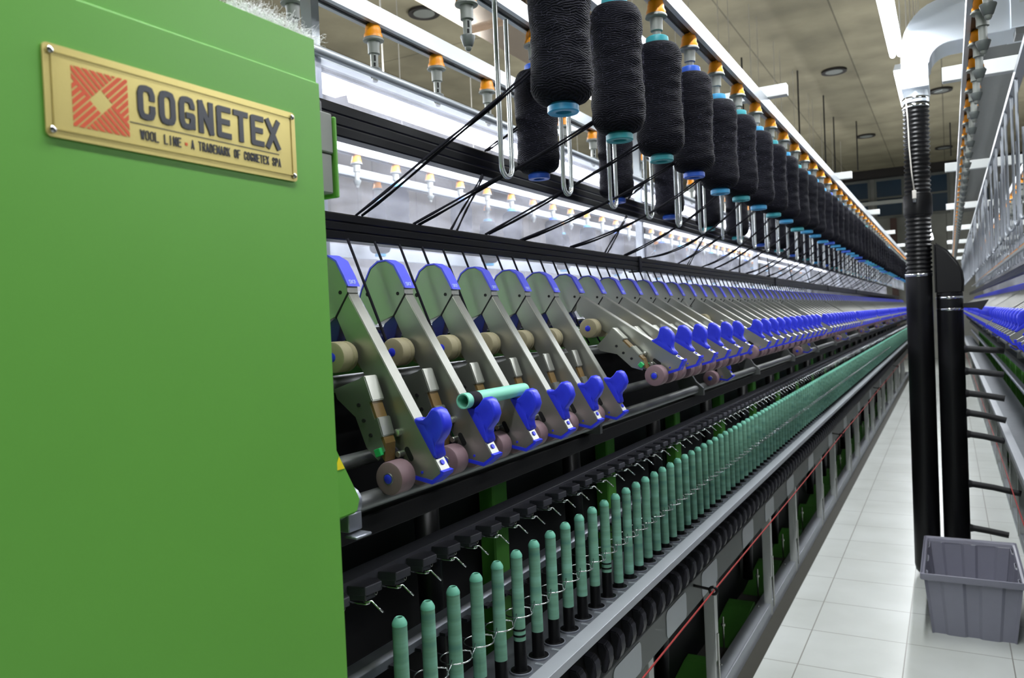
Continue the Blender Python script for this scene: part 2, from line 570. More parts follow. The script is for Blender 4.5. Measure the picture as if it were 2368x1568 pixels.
# hanging rods below the ceiling
rods = [(-2.0, 13.2, 1.6), (-1.85, 15.0, 1.5), (-1.9, 16.8, 1.2), (-1.55, 17.5, 1.0), (0.12, 19.0, 0.7), (-2.6, 12.0, 1.6), (-3.2, 14.0, 1.8)]
for i, (x, y, h) in enumerate(rods):
    tag(MB().tube([(x, y, CE), (x, y, CE - h)], 0.012, 6).build('ceiling_rod', M['darkgrey']), 'thin grey rod hanging from the concrete ceiling above the bobbins', 'rod', 'thin rods hanging from the ceiling')
# brown sheet duct below the ceiling, left of the creel
d = thing('air_duct', 'shiny brownish sheet metal duct running below the concrete ceiling', 'duct', (-2.7, 0, 3.6))
MB().prism([(-0.24, 0), (0.20, 0), (0.20, 0.42), (-0.24, 0.42)], -2, 20).build('duct_body', M['ductbrown'], d)
fl = MB()
for y in (1.4, 4.8, 7.2, 9.6, 12):
    fl.prism([(-0.27, -0.03), (0.23, -0.03), (0.23, 0.45), (-0.27, 0.45)], y, y + 0.03)
fl.build('flange', M['ductbrown'], d)
d = thing('air_duct', 'dull grey duct running below the ceiling above the machine without yarn', 'duct', (0.42, 0, 3.5))
MB().box(-0.13, 0.13, 4, 20, 0, 0.3).build('duct_body', M['steel_dark'], d)
MB().box(-0.19, -0.14, 4, 20, -0.05, 0.2).box(0.14, 0.19, 4, 20, -0.05, 0.2).build('side_rail', M['darkbeam'], d)

# shadow along the gutter, laid on the tiles as a thin dark strip
struct(MB().box(-0.803, -0.745, 0.6, 19.2, 0.0005, 0.002).build('trim_6', M['strip_shade']))

# ------------------------------------------------------------------ lamps
def lamp(x, y, z, L, label, power, grp=None, up=0.16, tilt=0, big=False):
    t = thing('aisle_lamp', label, 'lamp', (x, y, z), group=grp)
    MB().prism([(-0.038, 0.0), (0.038, 0.0), (0.028, 0.035), (-0.028, 0.035)], 0, L).build('housing', M['lamphouse'], t)
    MB().lathe([(0.012, 0.02), (0.016, 0.03), (0.016, L - 0.03), (0.012, L - 0.02)], (-0.02, 0, -0.012), 'y', 10).lathe([(0.012, 0.02), (0.016, 0.03), (0.016, L - 0.03), (0.012, L - 0.02)], (0.02, 0, -0.012), 'y', 10).build('glowing_tube', M['lamp'], t, True)
    if big:
        MB().prism([(-0.035, -0.10), (0.035, -0.10), (0.055, -0.02), (0.055, 0.0), (-0.055, 0.0), (-0.055, -0.02)], 0.01, L - 0.01).build('glowing_diffuser', M['lamp'], t)
    ld = bpy.data.lights.new('tube_light', 'AREA')
    ld.shape = 'RECTANGLE'
    ld.size = 0.1
    ld.size_y = L - 0.04
    ld.energy = power
    ld.color = (0.95, 0.98, 1.0)
    lo = bpy.data.objects.new('tube_light', ld)
    COL.objects.link(lo)
    lo.parent = t
    lo.location = (0, L / 2, -0.11 if big else -0.031)
    if tilt:
        lo.rotation_euler = (0, -math.radians(tilt), 0)
        lo3 = lo.copy()
        COL.objects.link(lo3)
        lo3.parent = t
        lo3.rotation_euler = (0, math.radians(tilt), 0)
    ld2 = ld.copy()
    ld2.energy = power * up
    lo2 = bpy.data.objects.new('tube_light', ld2)
    COL.objects.link(lo2)
    lo2.parent = t
    lo2.location = (0, L / 2, 0.04)
    lo2.rotation_euler = (math.pi, 0, 0)
    MB().tube([(0, 0.2, 0.03), (0, 0.2, CE - z)], 0.004, 6).tube([(0, L - 0.2, 0.03), (0, L - 0.2, CE - z)], 0.004, 6).build('suspension', M['cable'], t)
    return t
G = 'bright fluorescent lamps hanging over the aisle'
for i, y in enumerate((-1.8, 0.05, 1.9, 3.75, 5.6, 7.6, 9.6, 11.6, 14, 16.4, 18.8)):
    lab = {3: 'glaring white fluorescent lamp reaching up beside the silver duct elbow', 4: 'glaring white fluorescent lamp end showing beside the top of the hose'}.get(i, 'bright fluorescent lamp hanging over the tiled aisle')
    lamp(-0.232 if y < 11 else -0.31, y, 3.0, 1.5, lab, 17, G)
for i in range(12):
    lamp(-2.06, 0.9 + 1.56 * i, 2.52, 1.5, 'glaring lamp of the continuous row seen through the upper plastic sheet', 22, 'continuous lamp row behind the plastic sheet', 0.2, 62, True)
for i, y in enumerate((2.0, 5.0, 8.5, 12.5, 16.5)):
    lamp(1.5, y, 2.9, 1.5, 'bright fluorescent lamp over the aisle beyond the machine without yarn', 30, 'fluorescent lamps beyond the machine without yarn', 0.4)
    lamp(-3.86, y, 2.9, 1.5, 'bright fluorescent lamp over the second aisle behind the sheet', 40, 'fluorescent lamps over the second aisle behind', 0.4)

# ------------------------------------------------------------------ headstock cabinet and name plate
c = thing('headstock_cabinet', 'large green painted machine cabinet with a brass name plate', 'cabinet', (-0.62, 0, 0))
MB().prism([(0, 0), (0, 1.7815), (-0.0008, 1.7825), (-0.0040, 1.7838), (-0.0042, 1.833), (-1.1, 1.833), (-1.1, 0)], -1.6, 0.681).bevel(0.0004, 1, 20).build('cabinet_body', M['green'], c, 12)
pl = thing('name_plate', 'brass name plate with orange emblem screwed to the green cabinet', 'sign', (-0.6195, 0.365, 1.664))
def rrect(u0, u1, v0, v1, r, n=5):
    P = []
    for cx, cy, a0 in ((u1 - r, v0 + r, -90), (u1 - r, v1 - r, 0), (u0 + r, v1 - r, 90), (u0 + r, v0 + r, 180)):
        for k in range(n + 1):
            a = math.radians(a0 + 90 * k / n)
            P.append((cx + r * math.cos(a), cy + r * math.sin(a)))
    return P
PW, PH = 0.2725, 0.0745
MB().prism(rrect(0, PW, 0, PH, 0.004), 0, 0.0016, 'x').build('plate', M['brass'], pl)
def ringrect(mb, o, wd, a0, a1):
    u0, u1, v0, v1 = o, PW - o, o, PH - o
    mb.box(a0, a1, u0, u1, v0, v0 + wd).box(a0, a1, u0, u1, v1 - wd, v1).box(a0, a1, u0, u0 + wd, v0 + wd, v1 - wd).box(a0, a1, u1 - wd, u1, v0 + wd, v1 - wd)
mb = MB()
ringrect(mb, 0.0055, 0.0016, 0.0012, 0.0026)
mb.bevel(0.0006, 2).build('raised_border', M['brass'], pl)
for u, v in ((0.0055, 0.0688), (0.0045, 0.0053), (0.2675, 0.0693), (0.2672, 0.0058)):
    MB().lathe([(0.0028, 0), (0.0027, 0.001), (0.0017, 0.0018), (0.001, 0.0018), (0.0009, 0.0012), (0.0, 0.0012)], (0.0025, u, v), 'x', 14).build('screw', M['chrome'], pl, 40)
# emblem: square woven of diagonal bars round a plain diamond
E0, E1, F0, F1 = 0.0225, 0.0725, 0.012, 0.0612
mb = MB()
S = E1 - E0
def clip(poly, inside, inter):
    out = []
    for i in range(len(poly)):
        a, b = poly[i], poly[(i + 1) % len(poly)]
        ia, ib = inside(a), inside(b)
        if ia:
            out.append(a)
        if ia != ib:
            out.append(inter(a, b))
    return out
def halfplane(poly, A, B, Cc):
    f = lambda p: A * p[0] + B * p[1] + Cc
    return clip(poly, lambda p: f(p) >= -1e-12, lambda a, b: tuple(a[i] + (b[i] - a[i]) * f(a) / (f(a) - f(b)) for i in (0, 1)))
sq = [(0, 0), (1, 0), (1, 1), (0, 1)]
def bars(region, kind, start, step):
    # kind 's': strips of u+v, kind 't': strips of v-u
    A_ = (1, 1) if kind == 's' else (-1, 1)
    for q in range(11):
        lo, hi = sorted((start + q * step, start + q * step + 0.092 * (1 if step > 0 else -1)))
        p = list(sq)
        for h in region + [(A_[0], A_[1], -lo), (-A_[0], -A_[1], hi)]:
            p = halfplane(p, *h) if len(p) >= 3 else []
        if len(p) < 3:
            continue
        area = abs(sum(p[i][0] * p[(i + 1) % len(p)][1] - p[(i + 1) % len(p)][0] * p[i][1] for i in range(len(p)))) / 2
        if area > 0.0008:
            mb.prism([(E0 + a * S, F0 + b * (F1 - F0)) for a, b in p], 0.0016, 0.0019, 'x')
dm = 0.215
bars([(-1, 1, -dm)], 's', 1 - dm, 0.131)
bars([(1, 1, -(1 + dm))], 't', dm - 0.035, -0.131)
bars([(1, -1, -dm)], 's', 1 + dm, -0.131)
bars([(-1, -1, 1 - dm)], 't', -dm + 0.035, 0.131)
mb.build('emblem', M['orange_print'], pl)

def text(body, name, m, parent, u, v, width, height, depth=0.0006, off=0.0, a=0.0016, rot=None, shear=0.0, loc3=None):
    cu = bpy.data.curves.new(name, 'FONT')
    cu.body = body
    cu.size = 1
    cu.extrude = 0.02
    cu.offset = off
    cu.resolution_u = 4
    o = bpy.data.objects.new(name, cu)
    COL.objects.link(o)
    dg = bpy.context.evaluated_depsgraph_get()
    me = bpy.data.meshes.new_from_object(o.evaluated_get(dg))
    bpy.data.objects.remove(o)
    xs = [q.co.x for q in me.vertices]; ys = [q.co.y for q in me.vertices]
    x0, x1, y0, y1 = min(xs), max(xs), min(ys), max(ys)
    for q in me.vertices:
        uu = (q.co.x - x0) / (x1 - x0) * width
        vv = (q.co.y - y0) / (y1 - y0) * height
        dd = (q.co.z + 0.02) / 0.04 * depth
        q.co = (a + dd, u + uu, v + vv)
    me.materials.clear()
    me.materials.append(m)
    ob = bpy.data.objects.new(name, me)
    COL.objects.link(ob)
    ob.parent = parent
    return ob
GLY = {
 'C': [[(1, .70), (1, .80), (.86, .97), (.5, 1), (.14, .97), (0, .80), (0, .20), (.14, .03), (.5, 0), (.86, .03), (1, .20), (1, .32)]],
 'O': [[(.5, 1), (.14, .97), (0, .80), (0, .20), (.14, .03), (.5, 0), (.86, .03), (1, .20), (1, .80), (.86, .97), (.5, 1)]],
 'G': [[(1, .78), (1, .80), (.86, .97), (.5, 1), (.14, .97), (0, .80), (0, .20), (.14, .03), (.5, 0), (.86, .03), (1, .20), (1, .42), (.62, .42)], [(1, .30), (1, .05)]],
 'N': [[(0, 0), (0, 1)], [(1, 0), (1, 1)], [(.02, 1), (.98, 0)]],
 'E': [[(1, 1), (0, 1), (0, 0), (1, 0)], [(0, .52), (.88, .52)]],
 'T': [[(-.05, 1), (1.05, 1)], [(.5, 1), (.5, 0)]],
 'X': [[(-.08, 0), (1.08, 1)], [(-.08, 1), (1.08, 0)]],
 'W': [[(-.15, 1), (.2, 0), (.5, .95), (.8, 0), (1.15, 1)]],
 'L': [[(0, 1), (0, 0), (1, 0)]],
 'I': [[(.5, 0), (.5, 1)]],
 'A': [[(-.05, 0), (.5, 1), (1.05, 0)], [(.15, .28), (.85, .28)]],
 'R': [[(0, 0), (0, 1), (.75, 1), (1, .86), (1, .62), (.75, .5), (0, .5)], [(.6, .5), (1, 0)]],
 'D': [[(0, 0), (0, 1), (.7, 1), (1, .8), (1, .2), (.7, 0), (0, 0)]],
 'M': [[(-.1, 0), (-.1, 1), (.5, .15), (1.1, 1), (1.1, 0)]],
 'K': [[(0, 0), (0, 1)], [(1, 1), (.05, .42)], [(.3, .58), (1, 0)]],
 'F': [[(1, 1), (0, 1), (0, 0)], [(0, .5), (.88, .5)]],
 'S': [[(1, .72), (1, .85), (.75, 1), (.25, 1), (0, .85), (0, .66), (1, .36), (1, .15), (.75, 0), (.25, 0), (0, .15), (0, .28)]],
 'P': [[(0, 0), (0, 1), (.75, 1), (1, .86), (1, .58), (.75, .45), (0, .45)]],
}
def letters(body, name, u, v, height, width, sw, a, depth, pitch=None, fill=0.74):
    mb = MB()
    nb = [0]
    def dp():
        nb[0] += 1
        return a + depth + 0.000008 * (nb[0] % 29)
    adv = width / (len(body) - 1 + fill) if pitch is None else pitch
    cw = adv * fill - sw
    for i, ch in enumerate(body):
        if ch == ' ':
            continue
        for st in GLY[ch]:
            pts = [(u + sw / 2 + i * adv + x * cw, v + sw / 2 + y * (height - sw)) for x, y in st]
            if pts[0] != pts[-1]:
                def ext(p, q):
                    d_ = math.hypot(p[0] - q[0], p[1] - q[1])
                    k_ = sw / 2 / d_
                    return (p[0] + (p[0] - q[0]) * k_, p[1] + (p[1] - q[1]) * k_)
                pts = [ext(pts[0], pts[1])] + pts[1:-1] + [ext(pts[-1], pts[-2])]
            for p, q in zip(pts, pts[1:]):
                dx, dy = q[0] - p[0], q[1] - p[1]
                L_ = math.hypot(dx, dy); nx, ny = -dy / L_ * sw / 2, dx / L_ * sw / 2
                mb.prism([(p[0] + nx, p[1] + ny), (p[0] - nx, p[1] - ny), (q[0] - nx, q[1] - ny), (q[0] + nx, q[1] + ny)], a, dp(), 'x')
            for p in pts[1:-1]:
                mb.prism([(p[0] + sw / 2 * math.cos(k * math.pi / 5), p[1] + sw / 2 * math.sin(k * math.pi / 5)) for k in range(10)], a, dp(), 'x')
    return mb.build(name, M['dark_letter'], pl)
letters('COGNETEX', 'main_lettering', 0.0815, 0.0298, 0.0312, 0.1665, 0.0056, 0.0014, 0.0011, fill=0.82)
MB().box(0.0014, 0.002, 0.0735, 0.247, 0.0252, 0.0259).build('rule_line', M['dark_letter'], pl)
letters('WOOL LINE', 'small_lettering', 0.083, 0.0120, 0.0088, 0.0418, 0.0010, 0.0014, 0.0007, fill=0.8)
MB().box(0.0014, 0.0021, 0.1292, 0.1318, 0.0148, 0.0174).build('orange_dot', M['orange_print'], pl)
letters('A TRADEMARK OF COGNETEX SPA', 'small_lettering', 0.1358, 0.0125, 0.0088, 0.1130, 0.0010, 0.0014, 0.0007, fill=0.8)

# fittings at the cabinet's edge
hb = thing('hinge_bracket', 'grey and green bracket on the corner of the green cabinet', 'bracket', (-0.64, 0.683, 1.66))
MB().box(-0.02, 0.0, 0, 0.040, 0.052, 0.1).box(-0.02, -0.001, 0, 0.038, 0.004, 0.051).bevel(0.0015).build('grey_block', M['greyplastic'], hb)
MB().box(-0.03, 0.002, 0.0405, 0.046, 0, 0.097).box(-0.03, -0.02, 0, 0.0405, 0, 0.004).bevel(0.0015).build('green_plate', M['green'], hb)
MB().lathe([(0.008, 0), (0.008, 0.012), (0.005, 0.016), (0, 0.017)], (-0.012, 0.024, 0.1005), 'z', 14).build('rubber_cap', M['darkgrey'], hb, 40)
gd = thing('corner_guard', 'small green sheet guard below the first arm beside the cabinet', 'guard', (-0.70, 0.685, 1.25))
MB().prism([(0, 0), (0, 0.155), (0.055, 0.135), (0.084, 0.098), (0.127, 0.022), (0.12, 0.004)], -0.11, 0.0, 'x').bevel(0.003, 2).build('guard_body', M['green'], gd, 40)
MB().prism([(0.078, 0.068), (0.097, 0.068), (0.087, 0.085)], 0.0, 0.0008, 'x').build('warning_sticker', M['yellow'], gd)

# white fibre fly on top of the cabinet
mb = MB()
rnd = random.Random(3)
def wisp(mb, base, L, r=0.00035, curl=1.0):
    p = Vector(base)
    d_ = Vector((rnd.uniform(-.6, .6), rnd.uniform(-1, 1), rnd.uniform(0.05, 0.8))).normalized()
    pts = [p.copy()]
    for k in range(7):
        d_ = (d_ + Vector((rnd.gauss(0, .45), rnd.gauss(0, .45), rnd.gauss(-0.08, .4))) * curl).normalized()
        p = p + d_ * L / 7
        p.z = max(p.z, 1.8345)
        pts.append(p.copy())
    mb.tube(pts, r, 3)
for k in range(3200):
    f = rnd.random()
    y = 0.57 + 0.125 * (f ** 0.8)
    hh = 0.016 * math.sin(math.pi * min(1, max(0, (y - 0.565) / 0.12))) ** 0.7 if y < 0.685 else 0.004
    wisp(mb, (-0.635 - rnd.random() * 0.05, y, 1.834 + rnd.random() * hh), rnd.uniform(0.010, 0.026), 0.00016)
tag(mb.build('fibre_fluff', M['fluff'], None, True), 'wispy white fibre fluff lying on top of the green cabinet', 'fluff', kind='stuff')

# ------------------------------------------------------------------ long machine members
Y0, Y1 = 0.69, 18.9
def member(name, label, cat, mb, m, smooth=None, mirror=False):
    o = mb.build(name, m, None, smooth)
    if mirror:
        pass
    return tag(o, label, cat)
RXA = -0.415
RXM = -0.46   # x of mirror sum: x' = -0.56 - x
YR0 = 1.0

def frame_parts(side, ya, yb):
    """long members on one side; side=0 our machine, side=1 the machine across the aisle"""
    fx = (lambda x: x) if side == 0 else (lambda x: RXM - x)
    w_ = 'of the machine full of bobbins' if side == 0 else 'of the machine without yarn across the aisle'
    def P(prof):
        return [(fx(a), b) for a, b in prof]
    def bx(mb, x0, x1, z0, z1, y0=ya, y1=yb):
        a, b = sorted((fx(x0), fx(x1)))
        return mb.box(a, b, y0, y1, z0, z1)
    # spindle rail
    t = thing('spindle_rail', 'grey galvanised spindle rail ' + w_, 'rail', (0, 0, 0))
    bx(MB(), -0.86, -0.722, 0.795, 0.81).build('rail_plate', M['plate'], t)
    MB().prism(P([(-0.722, 0.795), (-0.722, 0.82), (-0.7, 0.82), (-0.687, 0.819), (-0.686, 0.80), (-0.70, 0.797)]), ya, yb).bevel(0.001, 1, 25).build('front_lip', M['lip'], t, 40)
    bx(MB(), -0.80, -0.72, 0.705, 0.794).build('under_beam', M['inner'], t)
    # gutter
    t = thing('floor_gutter', 'low grey edge rail on the floor ' + w_, 'rail', (0, 0, 0))
    MB().prism(P([(-0.868, 0.0), (-0.868, 0.066), (-0.812, 0.066), (-0.807, 0.069), (-0.803, 0.066), (-0.803, 0.0)]), ya, yb).bevel(0.0012, 1, 25).build('gutter_body', M['lip'], t, 40)
    b = MB()
    y = 0.324
    while y < yb:
        if y > ya:
            b.lathe([(0.006, 0), (0.006, 0.004), (0.003, 0.007), (0, 0.0075)], (fx(-0.851), y, 0.066), 'z', 10)
        y += 0.704
    b.build('screws', M['chrome'], t, 40)
    # ring rail ledge
    tag(MB().prism(P([(-0.872, 0.928), (-0.872, 0.951), (-0.846, 0.951), (-0.838, 0.944), (-0.838, 0.928)]), ya, yb).bevel(0.001, 1, 25).build('ring_rail', M['galv'], None, 40), 'grey steel ledge behind the tubes ' + w_, 'rail')
    # thread guide rail
    tag(MB().prism(P([(-0.855, 1.088), (-0.855, 1.112), (-0.85, 1.116), (-0.82, 1.112), (-0.82, 1.088)]), ya, yb).bevel(0.001, 1, 25).build('guide_rail', M['holder'], None, 40), 'black flat rail carrying the thread guides ' + w_, 'rail')
    # drafting beams
    t = thing('drafting_beam', 'black beam with steel shafts below the arms ' + w_, 'beam', (0, 0, 0))
    bx(MB(), -0.82, -0.765, 1.19, 1.222).bevel(0.002).build('beam_body', M['inner'], t)
    MB().lathe([(0.0135, ya), (0.0135, yb)], (fx(-0.762), 0, 1.246), 'y', 14).build('fluted_shaft', M['steel_dark'], t, 40)
    MB().lathe([(0.012, ya), (0.012, yb)], (fx(-0.80), 0, 1.30), 'y', 12).build('middle_shaft', M['steel_dark'], t, 40)
    MB().lathe([(0.0135, ya), (0.0135, yb)], (fx(-0.852), 0, 1.415), 'y', 12).build('rear_shaft', M['steel_dark'], t, 40)
    MB().lathe([(0.012, ya), (0.012, yb)], (fx(-0.905), 0, 1.492), 'y', 12).build('support_shaft', M['chrome'], t, 40)
    b = MB()
    y = 0.82 if side == 0 else 2.6
    while y < min(yb, 9):
        b.prism(P([(-0.81, 1.225), (-0.735, 1.225), (-0.735, 1.25), (-0.76, 1.272), (-0.86, 1.44), (-0.885, 1.44)]), y, y + 0.014)
        y += 0.9
    b.build('shaft_stand', M['steel_dark'], t)
    if side == 0:
        MB().lathe([(0.0145, 0.80), (0.021, 0.80), (0.021, 0.832), (0.0145, 0.832)], (-0.735, 0, 1.262), 'y', 18).box(-0.745, -0.715, 0.802, 0.83, 1.225, 1.25).box(-0.722, -0.700, 0.80, 0.832, 1.218, 1.222).bevel(0.0015).build('shaft_clamp', M['galv'], t, 40)
        MB().lathe([(0.004, 0.0), (0.0045, 0.003), (0.0, 0.005)], (-0.7145, 0.816, 1.266), 'x', 12).build('clamp_screw', M['chrome'], t, 40)
    # lower grey beam
    t = thing('brake_beam', 'light grey steel beam behind the red cord ' + w_, 'beam', (0, 0, 0))
    bx(MB(), -0.80, -0.762, 0.53, 0.625).bevel(0.002).build('beam_body', M['beamgrey'], t)
    # inner dark panels
    t = thing('machine_interior', 'black inner casing behind the thread guides ' + w_, 'machine panel', (0, 0, 0))
    bx(MB(), -1.03, -1.0, 0.02, 1.40).build('inner_panel', M['inner'], t)
    bx(MB(), -1.03, -0.93, 1.40, 1.47).bevel(0.003).build('green_rail', M['green_shaded'], t)
    bx(MB(), -1.02, -0.87, 0.003, 0.01).build('base_tray', M['pit'], t)
frame_parts(0, Y0, Y1)
frame_parts(1, YR0, Y1)

# green frames
def make_frame(label, group):
    t = thing('frame_foot', label, 'machine frame', (0, 0, 0), group=group)
    MB().prism([(-0.40, 0.011), (-0.03, 0.076), (0.03, 0.080), (0.03, 0.011)], -0.998, -0.872, 'x').bevel(0.002).build('foot', M['green_shaded'], t)
    MB().box(-0.998, -0.955, -0.154, -0.086, 0.30, 1.18).bevel(0.004).build('column', M['green_shaded'], t)
    MB().tube([(-0.905, -0.45, 0.011), (-0.905, -0.45, 0.17)], 0.004, 6).lathe([(0.009, 0.13), (0.009, 0.14)], (-0.905, -0.45, 0), 'z', 8).build('levelling_screw', M['steel'], t)
    return t
F0_ = make_frame('green machine foot behind the floor rail, first of the row visible from the cabinet', 'green machine feet behind the floor rail')
first = True
i = 0
y = 1.732
while y < 18.5:
    lab = 'green machine foot and column behind the floor rail, %s from the cabinet' % ordw(i + 1)
    if first:
        F0_.location = (0, y, 0); F0_['label'] = lab; first = False
    else:
        dup(F0_, (0, y, 0), label=lab)
    if y > 2.6:
        dup(F0_, (RXM, y, 0), math.pi, label='green foot behind the floor rail of the machine without yarn, %s in its row' % ordw(max(1, i - 1)), group='green feet of the machine without yarn')
    y += 0.704
    i += 1
# suction hoses inside
hz = None
for k in range(24):
    y = 1.30 + 0.704 * k
    if hz is None:
        hz = MB().tube([(-0.95, 0, 1.16), (-0.945, 0.0, 0.9), (-0.95, 0.02, 0.5), (-0.965, 0.03, 0.1)], 0.026, 12).build('suction_hose', M['black'], None, True, (0, y, 0))
        tag(hz, 'black upright suction hose between green columns, first from the cabinet', 'hose', 'black hoses between the green columns')
    else:
        o = hz.copy(); COL.objects.link(o); o.location = (0, y, 0)
        o['label'] = 'black upright suction hose between green columns, %s from the cabinet' % ordw(k + 1)

# white legs under the spindle rail
lg = thing('rail_leg', 'grey steel leg under the spindle rail, first from the cabinet', 'leg', (0, 0, 0), group='grey legs under the spindle rail')
MB().box(-0.835, -0.80, -0.012, 0.012, 0.011, 0.68).box(-0.80, -0.795, -0.012, 0.03, 0.2, 0.68).bevel(0.001).build('leg_post', M['white_metal'], lg)
MB().box(-0.795, -0.79, 0.004, 0.018, 0.05, 0.30).build('strap', M['steel'], lg)
ys = []
y = 2.16
while y < 18:
    ys += [y, y + 0.72]
    y += 1.76
for k, y in enumerate(ys):
    lab = 'grey steel leg under the spindle rail, %s from the cabinet' % ordw(k + 1)
    if k == 0:
        lg.location = (0, y, 0)
    else:
        dup(lg, (0, y, 0), label=lab)
    if y > 2.6:
        dup(lg, (RXM, y, 0), math.pi, label='grey steel leg under the rail of the machine without yarn, %s in its row' % ordw(max(k - 1, 1)), group='grey legs of the machine without yarn')
# reflections on the steel lower beam, added as thin bright patches
cp = tag(MB().prism(rrect(-0.1, 0.1, 0.535, 0.618, 0.018), -0.7615, -0.760, 'x').build('reflection_patch', M['alu']), 'bright reflection patch on the grey lower beam, first from the cabinet', 'plate', 'bright reflection patches on the lower beam')
yy = [1.9, 2.32, 2.7, 3.3, 3.75, 4.3, 5.0, 5.9, 6.8, 7.9, 9.1, 10.5]
for k, y in enumerate(yy):
    if k == 0:
        cp.location = (0, y, 0)
    else:
        o = cp.copy(); COL.objects.link(o); o.location = (0, y, 0); o['label'] = 'bright reflection patch on the grey lower beam, %s from the cabinet' % ordw(k + 1)
# red cord and its ring bracket
def cord(fx, ya, yb, label):
    pts = []
    y = ya
    while y <= yb:
        pts.append((fx(-0.70), y, 0.592 - 0.006 * math.sin((y - 2.52) * math.pi / 3.5) ** 2))
        y += 0.25
    tag(MB().tube(pts, 0.0028, 6).build('pull_cord', M['red_rope'], None, True), label, 'cord')
cord(lambda x: x, 0.72, 18.5, 'thin red pull cord below the row of green tubes')
cord(lambda x: RXM - x, 2.4, 18.5, 'thin red pull cord along the machine without yarn')
cb = thing('cord_bracket', 'black arm with a ring guiding the red cord', 'bracket', (0, 2.52, 0.594), group='black ring brackets on the red cord')
MB().tube([(-0.795, -0.02, 0.02), (-0.76, -0.01, 0.012), (-0.716, 0, 0.004)], 0.005, 8).build('bracket_arm', M['black'], cb, True)
MB().tube([(-0.70 + 0.012 * math.cos(a * math.pi / 6), 0.0, 0.012 * math.sin(a * math.pi / 6)) for a in range(12)], 0.005, 8, True).build('ring', M['black'], cb, True)
for y in (6.0, 9.5, 13.0):
    dup(cb, (0, y, 0.594), label='distant black arm and ring on the red cord')

# ------------------------------------------------------------------ spindles with green tubes
NSP = 236
SPX, SPY, SPZ = -0.7586, 0.9554, 0.812
def make_spindle(base_h, name, label, group, banded=False):
    t = thing('spinning_tube', label, 'yarn tube', (SPX, SPY, SPZ), group=group)
    zt = 0.2392
    tb = MB().lathe([(0.0125, base_h), (0.0117, zt - 0.013), (0.0117, zt - 0.0125)], seg=18)
    tb.build('tube', M['tube'], t, 40)
    MB().lathe([(0.0120, zt - 0.0130), (0.0119, zt - 0.0095), (0.0108, zt - 0.0066), (0.0078, zt - 0.0016), (0.0058, zt), (0.0048, zt - 0.001), (0.0044, zt - 0.006)], seg=20).build('tube_end', M['tubetip'], t, 40)
    MB().lathe([(0.0, zt - 0.003), (0.0046, zt - 0.003)], seg=12, caps=False).build('bore', M['darkhole'], t)
    if base_h > 0.02:
        prof = [(0.0205, -0.001), (0.0205, 0.0015), (0.0142, 0.002), (0.0128, 0.006), (0.0124, base_h + 0.0005)]
    else:
        prof = [(0.0205, -0.001), (0.0205, 0.0015), (0.0142, 0.002), (0.0130, 0.0125)]
    MB().lathe(prof, seg=18).build('spindle_base', M['black'], t, 40)
    MB().lathe([(0.0215, -0.0015), (0.0235, -0.0015), (0.0235, 0.0015), (0.0215, 0.002)], seg=20, caps=False).build('collar', M['galv'], t, 40)
    if banded:
        MB().lathe([(0.0129, base_h + 0.008), (0.0129, base_h + 0.012)], seg=18).lathe([(0.0128, base_h + 0.020), (0.0128, base_h + 0.0235)], seg=18).build('dark_band', M['black'], t, 40)
    return t
g1 = 'green tubes on the spindle rail'
kinds = {
    'a': make_spindle(0.012, 'a', '', g1),
    'b': make_spindle(0.052, 'b', '', g1),
    'c': make_spindle(0.062, 'c', '', g1, True),
}
used = set()
desc = {0: 'a', 1: 'a', 2: 'a', 3: 'b', 4: 'b', 5: 'c', 6: 'b', 7: 'b', 8: 'b', 9: 'b', 10: 'b', 11: 'c', 12: 'a'}
NEAR = 48
for i in range(NSP):
    kd = desc.get(i, 'a')
    if i < NEAR:
        ex = {'b': ' on a black spindle foot', 'c': ' with dark bands low down', 'a': ''}[kd]
        lab = 'upright pale green tube%s, %s from the green cabinet' % (ex, ordw(i + 1))
    else:
        lab = 'pale green tube in the far unbroken stretch of the row, past the %s' % ordw(NEAR)
    loc = (SPX, SPY + i * 0.075, SPZ)
    if kd not in used:
        used.add(kd)
        kinds[kd].location = loc
        kinds[kd]['label'] = lab
    else:
        dup(kinds[kd], loc, label=lab, group=g1 if i < NEAR else 'far green tubes on the spindle rail', skip=('bore', 'collar') if i > 60 else ())
# slots in the plate beside each spindle
sl = MB().box(-0.012, 0.012, -0.0016, 0.0016, -0.0005, 0.0025).box(-0.012, 0.012, 0.003, 0.0045, -0.0005, 0.0025).build('plate_rib', M['alu'], None, None, (-0.735, SPY + 0.0375, 0.8105))
sl['label'] = 'bright pressed rib on the spindle rail, beside the first green tube'; sl['category'] = 'rib'; sl['group'] = 'pressed ribs on the spindle rail'
for i in range(1, 60):
    o = sl.copy(); COL.objects.link(o); o.location = (-0.735, SPY + 0.0375 + i * 0.075, 0.8105)
    o['label'] = 'bright pressed rib on the spindle rail, beside green tube %s from the cabinet' % ordw(i + 1)

